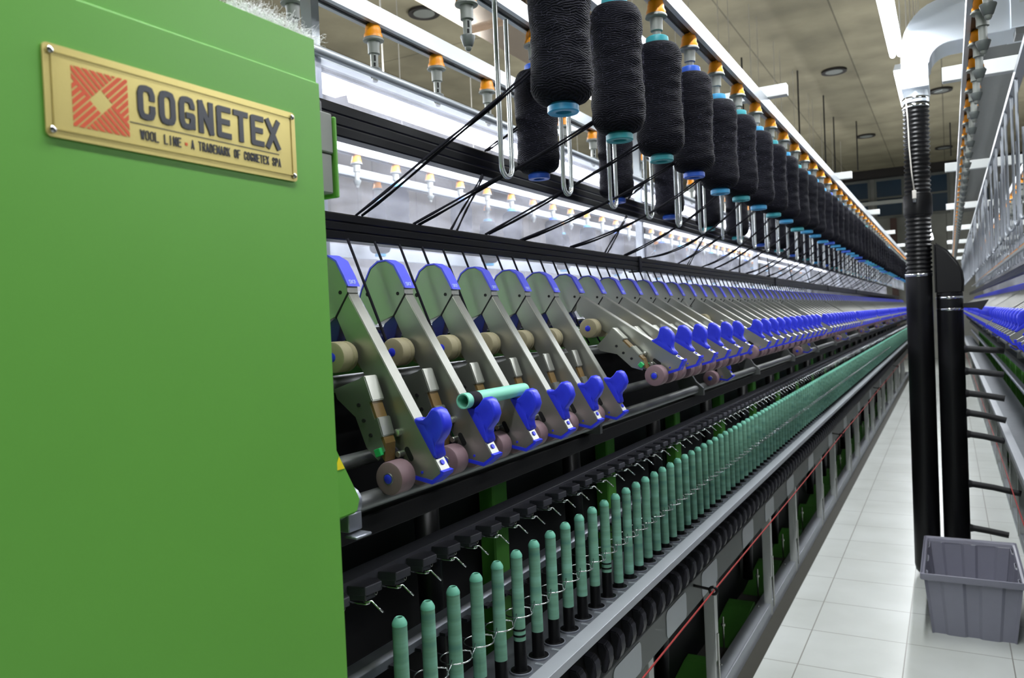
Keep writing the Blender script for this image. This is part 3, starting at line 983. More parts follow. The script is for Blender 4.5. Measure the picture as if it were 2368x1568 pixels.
# balloon control rings
rg_ = thing('control_ring', 'thin wire ring around the first green tube from the cabinet', 'wire ring', (SPX, SPY, 0.9275), group='wire rings around the green tubes')
RR = 0.0275
pts = [(0.011, 0.047, 0.008), (0.016, 0.036, 0.004)]
pts += [(RR * math.sin(a), RR * math.cos(a), 0) for a in [math.radians(48 + 285 * k / 26) for k in range(27)]]
pts += [(-0.004, 0.033, -0.001), (0.004, 0.041, -0.004), (0.006, 0.042, -0.016)]
MB().tube(pts, 0.0014, 6).build('wire_loop', M['chrome'], rg_, True)
MB().tube([(-0.0275, 0, 0), (-0.05, 0.0, 0.002), (-0.076, 0, 0.003)], 0.0013, 6).box(-0.0785, -0.066, -0.010, 0.010, 0.001, 0.007).build('holder', M['darkgrey'], rg_)
for i in range(1, 150):
    dup(rg_, (SPX, SPY + i * 0.075, 0.9275), label=('thin wire ring around green tube %s from the cabinet' % ordw(i + 1)) if i < NEAR else 'thin wire ring around a tube in the far stretch, past the %s' % ordw(NEAR), group='wire rings around the green tubes' if i < NEAR else 'far wire rings')

# thread guides
tg = thing('thread_guide', 'black block with a silver pigtail hook, first from the cabinet', 'thread guide', (SPX, SPY, 1.098), group='thread guides over the green tubes')
MB().prism([(-0.085, -0.052), (-0.030, -0.040), (-0.026, -0.006), (-0.044, 0.006), (-0.085, -0.012)], -0.006, 0.008, 'z').prism([(-0.08, -0.045), (-0.036, -0.035), (-0.034, -0.012), (-0.08, -0.016)], -0.016, -0.006, 'z').bevel(0.0012).build('holder_block', M['holder'], tg)
pg = [(-0.032, -0.008, 0.001), (-0.012, -0.004, -0.001), (-0.003, -0.003, -0.001)]
pg += [(0.0 + 0.0042 * math.sin(a), 0.0012 + 0.0042 * -math.cos(a), -0.001 + 0.0035 * a / 6.28) for a in [math.radians(x) for x in (20, 80, 140, 200, 260, 320, 380)]]
pg += [(0.008, 0.003, 0.003), (0.017, 0.005, -0.006), (0.025, 0.007, -0.0125)]
MB().tube(pg, 0.0015, 6).build('pigtail_hook', M['chrome'], tg, True)
MB().tube([(-0.0335, -0.012 + 0.003 * math.cos(a), -0.009 + 0.004 * math.sin(a)) for a in [math.radians(x) for x in range(180, 361, 30)]], 0.0007, 5).build('wire_loop', M['steel'], tg, True)
for i in range(-1, NSP):
    if i == 0:
        continue
    lab = ('black block with a silver pigtail hook above green tube %s from the cabinet' % ordw(i + 1)) if 0 < i < NEAR else ('black block with a silver hook beside the cabinet edge, before the first tube' if i < 0 else 'thread guide in the far dense stretch, past the %s' % ordw(NEAR))
    dup(tg, (SPX, SPY + i * 0.075, 1.098), label=lab, group='thread guides over the green tubes' if i < NEAR else 'far thread guides', skip=('wire_loop',) if i > 20 else ())
# brake levers
bl = thing('brake_lever', 'black curved spindle brake lever, first from the cabinet', 'lever', (-0.70, SPY, 0.73), group='black brake levers under the spindle rail')
MB().prism([(-0.022, 0.034), (-0.002, 0.032), (0.007, 0.018), (0.009, -0.006), (0.003, -0.026), (-0.005, -0.036), (-0.014, -0.032), (-0.012, -0.010), (-0.018, 0.010)], -0.0145, 0.0145).bevel(0.0025, 2).build('lever_body', M['darkgrey'], bl, 40)
MB().box(-0.013, -0.004, 0.0146, 0.018, -0.030, 0.012).build('metal_clip', M['white_metal'], bl)
for i in range(1, 150):
    dup(bl, (-0.70, SPY + i * 0.075, 0.73), label='black curved brake lever under the rail, %s from the cabinet' % ordw(i + 1) if i < NEAR else 'black brake lever in the far stretch, past the %s' % ordw(NEAR), group='black brake levers under the spindle rail' if i < NEAR else 'far brake levers', skip=('metal_clip',) if i > 40 else ())

# ------------------------------------------------------------------ drafting arms
PX, PZ = -0.86, 1.55
SHELL = [(-0.938, 1.557), (-0.932, 1.572), (-0.925, 1.583), (-0.910, 1.608), (-0.893, 1.6185), (-0.875, 1.6195), (-0.859, 1.610), (-0.846, 1.586), (-0.838, 1.571), (-0.837, 1.559), (-0.864, 1.522), (-0.906, 1.506)]
CAPO = [(-0.9405, 1.5572), (-0.9345, 1.573), (-0.9275, 1.5845), (-0.912, 1.6105), (-0.894, 1.6215), (-0.8745, 1.6225), (-0.8565, 1.6125), (-0.8425, 1.588), (-0.8335, 1.5695)]
CAPI = [(-0.9385, 1.5572), (-0.9325, 1.572), (-0.9255, 1.583), (-0.9105, 1.608), (-0.8933, 1.6187), (-0.875, 1.6197), (-0.859, 1.610), (-0.846, 1.586), (-0.8375, 1.5705)]
BODY = [(-0.837, 1.5585), (-0.673, 1.284), (-0.671, 1.279), (-0.689, 1.266), (-0.728, 1.273), (-0.743, 1.301), (-0.759, 1.334), (-0.787, 1.393), (-0.817, 1.436), (-0.844, 1.480), (-0.8635, 1.5205)]
LIP = [(-0.6735, 1.2830), (-0.6665, 1.2810), (-0.668, 1.276), (-0.6885, 1.261), (-0.731, 1.2685), (-0.7290, 1.2740), (-0.689, 1.2672), (-0.6725, 1.2785)]
HAND = [(-0.686, 1.376), (-0.680, 1.377), (-0.672, 1.374), (-0.666, 1.364), (-0.663, 1.349), (-0.669, 1.334), (-0.679, 1.323), (-0.681, 1.313), (-0.678, 1.301), (-0.684, 1.2985), (-0.691, 1.3055), (-0.702, 1.324), (-0.721, 1.3555), (-0.718, 1.3605), (-0.711, 1.3585), (-0.703, 1.359), (-0.694, 1.366)]
RAISE = math.radians(26)
def rl(p, raised):
    x, z = p[0] - PX, p[1] - PZ
    if raised:
        c_, s_ = math.cos(RAISE), math.sin(RAISE)
        return (x * c_ - z * s_, x * s_ + z * c_)
    return (x, z)
def make_handle(raised, parent):
    mb = MB()
    pf = [rl(p, raised) for p in HAND]
    cx = sum(p[0] for p in pf) / len(pf); cz = sum(p[1] for p in pf) / len(pf)
    rings = []
    for y, s_ in ((-0.0125, 0.86), (-0.0115, 0.95), (-0.0075, 1.0), (0.0075, 1.0), (0.0115, 0.95), (0.0125, 0.86)):
        rings.append([mb.bm.verts.new((cx + (p[0] - cx) * s_, y, cz + (p[1] - cz) * s_)) for p in pf])
    n = len(pf)
    for A_, B_ in zip(rings, rings[1:]):
        for k in range(n):
            mb.face([A_[k], A_[(k + 1) % n], B_[(k + 1) % n], B_[k]])
    # thumb dish: inset centre on both sides
    for ring, y in ((rings[0], -0.0102), (rings[-1], 0.0102)):
        ctr = rl((-0.690, 1.345), raised)
        inner = [mb.bm.verts.new((ctr[0] + (v.co.x - ctr[0]) * 0.45, y, ctr[1] + (v.co.z - ctr[1]) * 0.45)) for v in ring]
        for k in range(n):
            mb.face([ring[k], ring[(k + 1) % n], inner[(k + 1) % n], inner[k]])
        mb.face(inner)
    return mb.build('handle', M['blue'], parent, True)
def poly(p_, raised):
    return [rl(p, raised) for p in p_]
def disc(mb, p, r, raised, y=-0.0131, th=0.0006):
    q = rl(p, raised)
    mb.lathe([(r, y - th), (r, y + th)], (q[0], 0, q[1]), 'y', 14)
def make_arm(raised, detail=True):
    t = thing('drafting_arm', '', 'machine arm', (PX, 0, PZ), group='drafting arms')
    MB().prism(poly(BODY, raised), -0.0125, 0.0125).bevel(0.0012, 2, 20).build('arm_body', M['steel'], t, 12)
    MB().prism(poly(SHELL, False), -0.0132, 0.0132).bevel(0.0006, 1, 40).build('pivot_housing', M['steel'], t, 12)
    cp_ = MB().prism(poly(CAPO + CAPI[::-1], False), -0.0142, 0.0142).build('top_cap', M['bluecap'], t, 50)
    make_handle(raised, t)
    MB().prism(poly(LIP, raised), -0.0135, 0.0135).build('lip_trim', M['blue'], t)
    mb = MB()
    disc(mb, (-0.707, 1.278), 0.0022, raised, -0.0126)
    q = rl((-0.677, 1.288), raised)
    mb.build('blue_stud', M['blue'], t)
    # front stud on the top face of the tip
    if detail:
        mb = MB()
        a = rl((-0.6785, 1.2925), raised); b = rl((-0.6765, 1.2937), raised)
        mb.tube([(a[0], 0, a[1]), (b[0], 0, b[1])], 0.0042, 14).build('tip_stud', M['blue'], t)
    for pt_, r_h in (((-0.852, 1.5605), 0.0032), ((-0.920, 1.5630), 0.0042)):
        mb = MB()
        disc(mb, pt_, r_h, False, -0.0133)
        mb.build('bolt_hole', M['darkhole'], t)
    mb = MB()
    s0, s1 = rl((-0.7265, 1.2990), raised), rl((-0.7335, 1.3120), raised)
    dx, dz = s1[0] - s0[0], s1[1] - s0[1]
    L_ = math.hypot(dx, dz); dx /= L_; dz /= L_
    RS = 0.0045
    pp = []
    for ctr_, a0 in ((s1, -90), (s0, 90)):
        for k in range(8):
            a = math.radians(a0 + 180 * k / 7)
            pp.append((ctr_[0] + RS * (dx * math.cos(a) - dz * math.sin(a)), ctr_[1] + RS * (dz * math.cos(a) + dx * math.sin(a))))
    mb.prism(pp, -0.0131, -0.0124)
    mb.build('slot_hole', M['darkhole'], t)
    # joint line
    MB().prism(poly([(-0.8365, 1.5605), (-0.8350, 1.5580), (-0.8640, 1.5190), (-0.8655, 1.5215)], False), -0.0134, -0.0120).build('joint_gap', M['darkhole'], t)
    if detail:
        tx = text('SKF', 'cap_lettering', M['capletter'], t, 0, 0, 0.0165, 0.0075, 0.0004, 0.02, 0)
        a = Vector((-0.8355 - PX, 0, 1.5735 - PZ)); b = Vector((-0.842 - PX, 0, 1.5865 - PZ))
        vdir = (b - a).normalized(); nd = Vector((vdir.z * -1, 0, vdir.x)); nd = nd if nd.x > 0 else -nd
        for v in tx.data.vertices:
            d_, uu, vv = v.co
            v.co = a + vdir * vv + nd * (d_ + 0.0001) + Vector((0, uu - 0.008, 0))
        MB().prism(poly([(-0.866, 1.522), (-0.858, 1.507), (-0.877, 1.452), (-0.893, 1.452), (-0.905, 1.47), (-0.888, 1.508)], False), -0.010, 0.010).bevel(0.001).build('clamp_clip', M['navyclip'], t)
        MB().lathe([(0.009, -0.028), (0.011, -0.026), (0.011, -0.010)], (-0.898 - PX, 0, 1.482 - PZ), 'y', 14).build('pivot_nut', M['chrome'], t, 40)
    for sgn in (-1, 1):
        q = rl((-0.738, 1.2745), raised)
        rr = MB().lathe([(0.021, -0.018), (0.0245, -0.0165), (0.0255, -0.014), (0.0255, 0.014), (0.0245, 0.0165), (0.021, 0.018)], (q[0], sgn * 0.0375, q[1]), 'y', 28).build('front_roller', M['mauve'], t, 35)
        MB().lathe([(0.0085, -0.0195), (0.0095, -0.0185), (0.0095, 0.0185), (0.0085, 0.0195)], (q[0], sgn * 0.0375, q[1]), 'y', 16).build('axle_ring', M['steel_dark'], rr, 35)
        MB().lathe([(0.0055, -0.0205), (0.0072, -0.0195), (0.0072, -0.018)], (q[0], sgn * 0.0375, q[1]), 'y', 16).build('axle_cap', M['blue'], rr, 35)
        if detail:
            q = rl((-0.838, 1.458), raised)
            rr = MB().lathe([(0.020, -0.018), (0.0235, -0.0165), (0.0245, -0.014), (0.0245, 0.004), (0.0225, 0.006), (0.0245, 0.008), (0.0245, 0.014), (0.0235, 0.0165), (0.020, 0.018)], (q[0], sgn * 0.0375, q[1]), 'y', 28).build('rear_roller', M['beige'], t, 35)
            MB().lathe([(0.0060, -0.0195), (0.0075, -0.0185), (0.0075, 0.0185)], (q[0], sgn * 0.0375, q[1]), 'y', 16).build('axle_cap', M['blue'], rr, 35)
    if detail:
        MB().lathe([(0.004, -0.052), (0.004, 0.052)], (rl((-0.738, 1.2745), raised)[0], 0, rl((-0.738, 1.2745), raised)[1]), 'y', 10).build('front_axle', M['steel'], t, 40)
        MB().lathe([(0.004, -0.052), (0.004, 0.052)], (rl((-0.838, 1.458), raised)[0], 0, rl((-0.838, 1.458), raised)[1]), 'y', 10).build('rear_axle', M['steel'], t, 40)
        for sgn in (-1, 1):
            A_, B_ = (-0.793, 1.421), (-0.746, 1.290)
            dx, dz = B_[0] - A_[0], B_[1] - A_[1]
            L_ = math.hypot(dx, dz); ex, ez = dx / L_, dz / L_; nx, nz = -ez, ex   # outward
            def q_(s, n_):
                n_ -= 0.009 if sgn > 0 else 0
                return rl((A_[0] + ex * s + nx * n_, A_[1] + ez * s + nz * n_), raised)
            y0, y1 = sgn * 0.036 - 0.014, sgn * 0.036 + 0.014
            cr_ = MB().prism([q_(-0.002, 0.008), q_(0.115, 0.008), q_(0.125, -0.01), q_(0.10, -0.024), q_(0.05, -0.026), q_(0.012, -0.05), q_(-0.004, -0.05)], y0, y0 + 0.0015).prism([q_(0, 0.006), q_(0.105, 0.006), q_(0.105, -0.01), q_(0, -0.014)], y1 - 0.001, y1).build('apron_cradle', M['steel'], t)
            MB().prism([q_(-0.003, 0.016), q_(0.038, 0.016), q_(0.038, 0.004), q_(-0.003, 0.004)], y0 - 0.001, y1 + 0.001).bevel(0.0015, 2).build('clip', M['steel'], cr_, 40)
            MB().prism([q_(0.064, 0.016), q_(0.094, 0.014), q_(0.094, 0.003), q_(0.064, 0.004)], y0 - 0.001, y1 + 0.001).bevel(0.0015, 2).build('clip', M['steel'], cr_, 40)
            MB().prism([q_(0.0, 0.012), q_(0.105, 0.012), q_(0.13, 0.0), q_(0.105, -0.008), q_(0, -0.008)], y0 + 0.002, y1 - 0.002).build('apron', M['brownapron'], cr_)
            MB().prism([q_(0.108, 0.004), q_(0.12, 0.004), q_(0.12, -0.008), q_(0.108, -0.008)], y0 - 0.006, y0 + 0.001).bevel(0.001).build('green_tab', M['greenclip'], cr_)
            mb = MB()
            for ss, nn in ((0.035, -0.012), (0.06, -0.012), (0.085, -0.008)):
                k_ = q_(ss, nn)
                mb.lathe([(0.0032, -0.0022), (0.0032, 0.0)], (k_[0], y0, k_[1]), 'y', 10)
            mb.build('plate_hole', M['darkhole'], cr_)
        # nut by the arm
        k_ = rl((-0.748, 1.338), raised)
        MB().lathe([(0.0045, -0.020), (0.006, -0.019), (0.006, -0.0125)], (k_[0], 0, k_[1]), 'y', 12).build('side_knob', M['steel'], t, 40)
        k_ = rl((-0.742, 1.306), raised)
        MB().lathe([(0.004, -0.026), (0.005, -0.025), (0.005, -0.0125)], (k_[0], 0, k_[1]), 'y', 12).build('side_knob', M['steel'], t, 40)
    return t
ARM = {(r, dt): make_arm(r, dt) for r in (False, True) for dt in (True, False)}
aused = set()
NA = 118
YA = 0.975
for i in range(NA):
    raised = not (i < 6 or i % 12 == 0)
    dt = i < 14
    loc = (PX, YA + 0.15 * i, PZ)
    st = 'raised' if raised else 'lowered'
    if i < 48:
        lab = '%s steel drafting arm with blue handle, %s from the green cabinet' % (st, ordw(i + 1))
        gr = 'drafting arms beside the cabinet' if i < 6 else 'drafting arms along the machine'
    elif raised:
        lab = 'raised steel drafting arm in the far stretch past the forty-eighth'
        gr = 'far raised drafting arms'
    else:
        lab = 'lowered drafting arm leaving a gap among the far raised ones'
        gr = 'far lowered drafting arms'
    if (raised, dt) not in aused:
        aused.add((raised, dt))
        a = ARM[(raised, dt)]
        a.location = loc; a['label'] = lab; a['group'] = gr
    else:
        dup(ARM[(raised, dt)], loc, label=lab, group=gr)
for i in range(NA - 6):
    raised = i % 12 != 10
    y = 1.2 + 0.15 * i
    lab = ('%s drafting arm of the machine without yarn, %s in its row' % ('raised' if raised else 'lowered', ordw(i + 1))) if i < 36 else 'far drafting arm of the machine without yarn, past the thirty-sixth'
    dup(ARM[(raised, False)], (RXA - PX, y, PZ), math.pi, label=lab, group='drafting arms of the machine without yarn' if i < 36 else 'far drafting arms of the machine without yarn')
# loose tube resting on the handles
t = thing('loose_tube', 'mint green tube with a black end band lying across two blue handles', 'yarn tube', (-0.712, 1.092, 1.3725))
MB().lathe([(0.0105, 0.002), (0.0108, 0.0), (0.013, 0.0), (0.0133, 0.003), (0.0133, 0.008), (0.0118, 0.205), (0.0112, 0.216), (0.0070, 0.222), (0.0066, 0.222), (0.0095, 0.05), (0.0105, 0.002)], axis='y', seg=28, caps=False).build('tube', M['tubetip'], t, 50)
MB().lathe([(0.01335, 0.0145), (0.0138, 0.016), (0.0134, 0.042), (0.0129, 0.043)], axis='y', seg=28, caps=False).build('black_band', M['strand'], t, 50)

# ------------------------------------------------------------------ creel beams, guide bars, sheets
def beam(name, x0, x1, z0, z1, ya, yb, label, slot=True):
    t = thing(name, label, 'beam', (0, 0, 0))
    MB().box(x0, x1, ya, yb, z0 + 0.012, z1).box(x0, x0 + 0.014, ya, yb, z0, z0 + 0.012).box(x1 - 0.014, x1, ya, yb, z0, z0 + 0.012).build('beam_profile', M['alu'], t)
    MB().box(x0 + 0.0145, x1 - 0.0145, ya, yb, z0 + 0.004, z0 + 0.0115).build('dark_slot', M['black'], t)
    return t
BZ0, BZ1 = 2.322, 2.368
beam('creel_beam', -0.67, -0.62, BZ0, BZ1, 0.2, 18.9, 'pale aluminium beam carrying the front row of navy bobbins')
beam('creel_beam', -1.035, -0.985, BZ0, BZ1, 0.2, 18.9, 'pale aluminium beam above the second row of navy bobbins')
beam('creel_beam', -1.37, -1.32, BZ0, BZ1, 0.2, 18.9, 'pale aluminium beam carrying the empty yellow-capped hangers')
beam('creel_beam', -1.72, -1.67, BZ0, BZ1, 0.2, 18.9, 'pale aluminium beam at the rear of the first machine')
tag(MB().box(-0.825, -0.795, 0.2, 18.9, 2.335, 2.36).build('rod_rail', M['alu']), 'slim pale rail holding the bent wire rods', 'rail')
beam('creel_beam', 0.065, 0.115, BZ0, BZ1, 2.0, 18.9, 'pale aluminium beam carrying empty hangers across the aisle')
beam('creel_beam', 0.43, 0.48, BZ0, BZ1, 2.0, 18.9, 'second pale aluminium beam across the aisle, above the bare rods')
tag(MB().box(0.235, 0.265, 2.0, 18.9, 2.335, 2.36).build('rod_rail', M['alu']), 'slim pale rail holding bare rods across the aisle', 'rail')
for k in range(7):
    y = 3.33 + 2.4 * k
    tag(MB().box(-1.84, -0.545, y - 0.02, y + 0.02, 2.3685, 2.415).bevel(0.002).build('cross_bar', M['white_metal']), 'white cross bar over the bobbin creel, %s from the cabinet' % ordw(k + 1), 'cross bar', 'white cross bars over the bobbins')
for k in range(7):
    y = 3.55 + 2.4 * k
    tag(MB().box(0.0, 1.2, y - 0.02, y + 0.02, 2.3685, 2.425).bevel(0.002).build('cross_bar', M['white_metal']), 'white cross bar over the machine without yarn, %s from the silver duct' % ordw(k + 1), 'cross bar', 'white cross bars across the aisle')
# creel posts
for k, y in enumerate((1.30, 3.35, 5.75, 8.15, 10.55)):
    tag(MB().box(-1.215, -1.185, y - 0.012, y + 0.012, 1.47, 2.55).build('creel_post', M['alu']), 'slim silver creel post behind the plastic sheet, %s from the cabinet' % ordw(k + 1), 'post', 'slim silver creel posts')
tag(MB().lathe([(0.011, 0.3), (0.011, 18.9)], (-1.17, 0, 2.104), 'y', 16).build('sheet_rail', M['alu'], None, 40), 'round grey tube along the upper edge of the plastic sheet', 'tube')
def bar(xc, z0, z1, label, th=0.035, ya=0.69):
    n = 3
    h = (z1 - z0) / n
    prof = []
    for k in range(n):
        zz = z1 - k * h
        prof += [(xc + th / 2 - 0.002, zz), (xc + th / 2, zz - h * 0.15), (xc + th / 2, zz - h * 0.85), (xc + th / 2 - 0.002, zz - h * 0.98)]
    for p in [(x * 1.0, z) for x, z in prof[::-1]]:
        prof.append((2 * xc - p[0], p[1]))
    return tag(MB().prism(prof, ya, 18.9).build('roving_guide_bar', M['black_gloss'], None), label, 'guide bar')
bar(-1.12, 1.905, 1.974, 'thick glossy black guide bar below the bright sheet')
bar(-0.95, 1.659, 1.707, 'glossy black guide bar just above the blue arm caps')
bar(0.56, 1.905, 1.974, 'black guide bar of the machine without yarn, upper one')
bar(0.39, 1.659, 1.707, 'black guide bar of the machine without yarn, lower one')
for o in bpy.data.objects:
    if o.name.startswith('roving_guide_bar') and o.data.vertices[0].co.x > 0:
        for v in o.data.vertices:
            if v.co.y < 2:
                v.co.y = 2.3
for k, y in enumerate((2.58, 5.0, 7.4, 9.8)):
    tag(MB().box(-0.972, -0.928, y, y + 0.022, 1.656, 1.711).bevel(0.002).build('bar_joint', M['darkgrey']), 'grey joint clip on the lower black guide bar, %s from the cabinet' % ordw(k + 1), 'clip', 'joint clips on the lower guide bar')
# plastic sheets (hung in lengths)
def sheet(x, ya, yb, z0, z1, label, seed):
    mb = MB()
    n = max(6, int((yb - ya) / 0.12))
    R_ = random.Random(seed)
    ph = R_.uniform(0, 6)
    V = []
    for i in range(n + 1):
        y = ya + (yb - ya) * i / n
        row = []
        for j in range(7):
            z = z0 + (z1 - z0) * j / 6
            dx = 0.004 * math.sin(y * 5.1 + ph + z * 6) * (1 - j / 6) + 0.003 * math.sin(z * 25 + y * 2)
            row.append((x + dx, y, z))
        V.append(row)
    for off in (0, 0.0012):
        B_ = [[mb.bm.verts.new((p[0] + off, p[1], p[2])) for p in row] for row in V]
        for i in range(n):
            for j in range(6):
                mb.face([B_[i][j], B_[i + 1][j], B_[i + 1][j + 1], B_[i][j + 1]])
    o = mb.build('plastic_sheet', M['sheet'], None, True)
    return tag(o, label, 'plastic sheet', 'clear plastic sheets hung along the creels')
edges = [0.70, 3.33, 5.73, 8.13, 10.53, 12.93, 15.33, 18.8]
for k in range(7):
    sheet(-1.176, edges[k] + 0.01, edges[k + 1] - 0.01, 1.42, 2.092, 'clear hazy plastic sheet behind the guide bars, %s length from the cabinet' % ordw(k + 1), k)
sheet(0.62, 2.4, 18.8, 1.42, 2.092, 'clear hazy plastic sheet of the machine without yarn', 33)
tag(MB().lathe([(0.011, 2.3), (0.011, 18.9)], (0.62, 0, 2.104), 'y', 14).build('sheet_rail', M['alu'], None, 40), 'round tube along the sheet of the machine without yarn', 'tube')

for k in range(11):
    y = 4.6 + 0.85 * k
    tag(MB().box(0.405, 0.418, y, y + (0.6 if k < 8 else 0.7), 1.836, 1.850).bevel(0.002).build('orange_strip', M['orange']), 'short orange strip below the bare rods across the aisle, %s in the run' % ordw(k + 1), 'strip', 'orange strips across the aisle')
tag(MB().box(0.400, 0.420, 4.0, 18.0, 1.815, 1.8355).build('strip_holder', M['white_metal']), 'pale rail under the orange strips across the aisle', 'rail')

# ------------------------------------------------------------------ hangers and bobbins
def make_hanger():
    t = thing('bobbin_hanger', '', 'hanger', (0, 0, 2.322), group='bobbin hangers')
    MB().lathe([(0.016, 0.004), (0.019, 0.0), (0.022, -0.012), (0.022, -0.019), (0.0255, -0.026), (0.0255, -0.034)], seg=20).build('orange_cap', M['orange'], t, 40)
    MB().box(-0.018, 0.018, -0.010, 0.010, 0.0, 0.012).build('clip_foot', M['orange'], t)
    MB().lathe([(0.026, -0.034), (0.0285, -0.037), (0.0285, -0.041), (0.024, -0.043)], seg=20).build('collar', M['greyplastic'], t, 40)
    MB().lathe([(0.0175, -0.043), (0.016, -0.055), (0.016, -0.076), (0.0135, -0.077)], seg=18).build('sleeve', M['greyplastic'], t, 40)
    MB().lathe([(0.0108, -0.076), (0.0108, -0.118)], seg=16).build('stem', M['greyplastic'], t, 40)
    MB().box(0.0095, 0.0112, -0.003, 0.002, -0.098, -0.082).box(0.0095, 0.0112, -0.0045, 0.001, -0.112, -0.102).build('stem_slot', M['darkhole'], t)
    MB().lathe([(0.0185, -0.116), (0.019, -0.118), (0.0115, -0.140), (0.0095, -0.142)], seg=18).build('cone', M['cone'], t, 40)
    MB().lathe([(0.0088, -0.140), (0.0082, -0.147), (0.0055, -0.152), (0.0, -0.1535)], seg=14).build('tip', M['greyplastic'], t, 60)
    return t
H0 = make_hanger()
hused = False
def hanger(x, y, label, group, skip=(), rz=-0.7):
    global hused
    if not hused:
        hused = True
        H0.location = (x, y, 2.322); H0.rotation_euler = (0, 0, rz)
        H0['label'] = label; H0['group'] = group
        return H0
    return dup(H0, (x, y, 2.322), rz, label=label, group=group, skip=skip)

def make_bobbin(tubemat, r0, seed, fuzz=False):
    R_ = random.Random(seed)
    t = thing('roving_bobbin', '', 'bobbin', (0, 0, 1.905), group='bobbins')
    mb = MB()
    H = 0.318
    seg = 40; nz = 60
    uvl = mb.bm.loops.layers.uv.new('UVMap')
    rows = []
    ph = [R_.uniform(0, 6.28) for _ in range(6)]
    for j in range(nz + 1):
        s_ = j / nz
        z = 0.018 + s_ * (H - 0.03)
        e = min(s_, 1 - s_) * (H - 0.03)
        rb = r0 if e > 0.038 else 0.034 + (r0 - 0.034) * math.sqrt(max(0, 1 - (1 - e / 0.038) ** 2.2))
        rb += 0.0022 * math.sin(s_ * 9 + ph[0]) * min(1, e / 0.04)
        row = []
        for k in range(seg):
            a = 2 * math.pi * k / seg
            rr = rb + (0.0007 * math.sin(3 * a + s_ * 40 + ph[1]) + 0.0006 * math.sin(2 * a - s_ * 55 + ph[2])) * min(1, e / 0.01)
            row.append(mb.bm.verts.new((rr * math.cos(a), rr * math.sin(a), z)))
        rows.append(row)
    for j in range(nz):
        for k in range(seg):
            f = mb.face([rows[j][k], rows[j][(k + 1) % seg], rows[j + 1][(k + 1) % seg], rows[j + 1][k]])
            us = (k / seg, (k + 1) / seg, (k + 1) / seg, k / seg)
            vs = (j, j, j + 1, j + 1)
            for lp, u_v, v_v in zip(f.loops, us, vs):
                lp[uvl].uv = (u_v * 1.2, v_v / nz)
    mb.face(rows[0][::-1]); mb.face(rows[-1])
    wd = mb.build('wound_roving', M['yarn'], t, True)
    MB().lathe([(0.0155, 0.022), (0.0155, 0.002), (0.018, 0.0), (0.029, 0.0), (0.031, 0.002), (0.031, 0.013), (0.026, 0.0175), (0.026, 0.03)], seg=28, caps=False).build('lower_collar', tubemat, t, 40)
    MB().lathe([(0.015, 0.01), (0.015, 0.03)], seg=20, caps=False).lathe([(0.0, 0.03), (0.0155, 0.03)], seg=20, caps=False).build('bore', M['darkhole'], t)
    MB().lathe([(0.028, H - 0.016), (0.030, H - 0.006), (0.029, H + 0.004), (0.0265, H + 0.006), (0.020, H + 0.006), (0.019, H - 0.004), (0.0, H - 0.004)], seg=28, caps=False).build('upper_collar', tubemat, t, 40)
    if fuzz:
        mb = MB()
        for q in range(900):
            a = R_.uniform(0, 6.283); z = R_.uniform(0.04, H - 0.03)
            rr = r0 + R_.uniform(-0.0005, 0.001)
            L_ = R_.uniform(0.003, 0.010)
            da = R_.uniform(-0.12, 0.12); dz = R_.gauss(0, 0.004)
            pts = []
            for k in range(4):
                f = k / 3
                bow = math.sin(f * math.pi) * R_.uniform(0.0012, 0.0035)
                aa = a + da * f
                pts.append(((rr + bow) * math.cos(aa), (rr + bow) * math.sin(aa), z + dz * f))
            mb.tube(pts, 0.00012, 3)
        fo = mb.build('fuzz', M['strand2'], t)
        fo['kind'] = 'stuff'
    return t
M['strand2'] = mat('fine_dark_fibre', (92, 90, 112), 0.8)
BOB = [make_bobbin(M['bobblue'], 0.0605, 1, True), make_bobbin(M['bobteal'], 0.0595, 2, True), make_bobbin(M['bobblue2'], 0.0600, 3, True), make_bobbin(M['bobblue'], 0.0585, 4, False)]
bused = [False] * 4
def bobbin(x, y, label, group, rng, first=None, z=1.905, skip=()):
    k = first if first is not None else rng.choice((0, 1, 3, 3, 2))
    if not bused[k]:
        bused[k] = True
        b = BOB[k]
        b.location = (x, y, z); b['label'] = label; b['group'] = group
        return b
    return dup(BOB[k], (x, y, z), rng.uniform(0, 6.28), label=label, group=group, skip=skip)
rng = random.Random(12)
CN = {0: 'blue', 1: 'teal', 2: 'deep blue', 3: 'blue'}
order = [0, 1, 1, 2, 0, 1, 0, 1, 0]
for n in range(58):
    y = 1.40 + 0.3 * n
    far = n >= 24
    k = order[n] if n < len(order) else rng.choice((0, 1, 3, 3, 2))
    lab = 'navy roving bobbin with %s collar in the front row, %s from the cabinet' % (CN[k], ordw(n + 1)) if not far else 'navy roving bobbin in the far end of the front row'
    dz = 0 if rng.random() > 0.12 or n < 8 else -0.012
    if n == 4:
        dz = -0.012
    bobbin(-0.648, y, lab, 'front row of navy bobbins' if not far else 'far front row of navy bobbins', rng, k, 1.905 + dz, skip=('fuzz', 'bore') if n > 8 else ())
    hanger(-0.648, y, 'orange-capped hanger holding the front row bobbin, %s from the cabinet' % ordw(n + 1) if not far else 'orange-capped hanger in the far end of the front row', 'hangers of the front bobbin row' if not far else 'far hangers of the front row', skip=('stem_slot', 'cone', 'tip'))
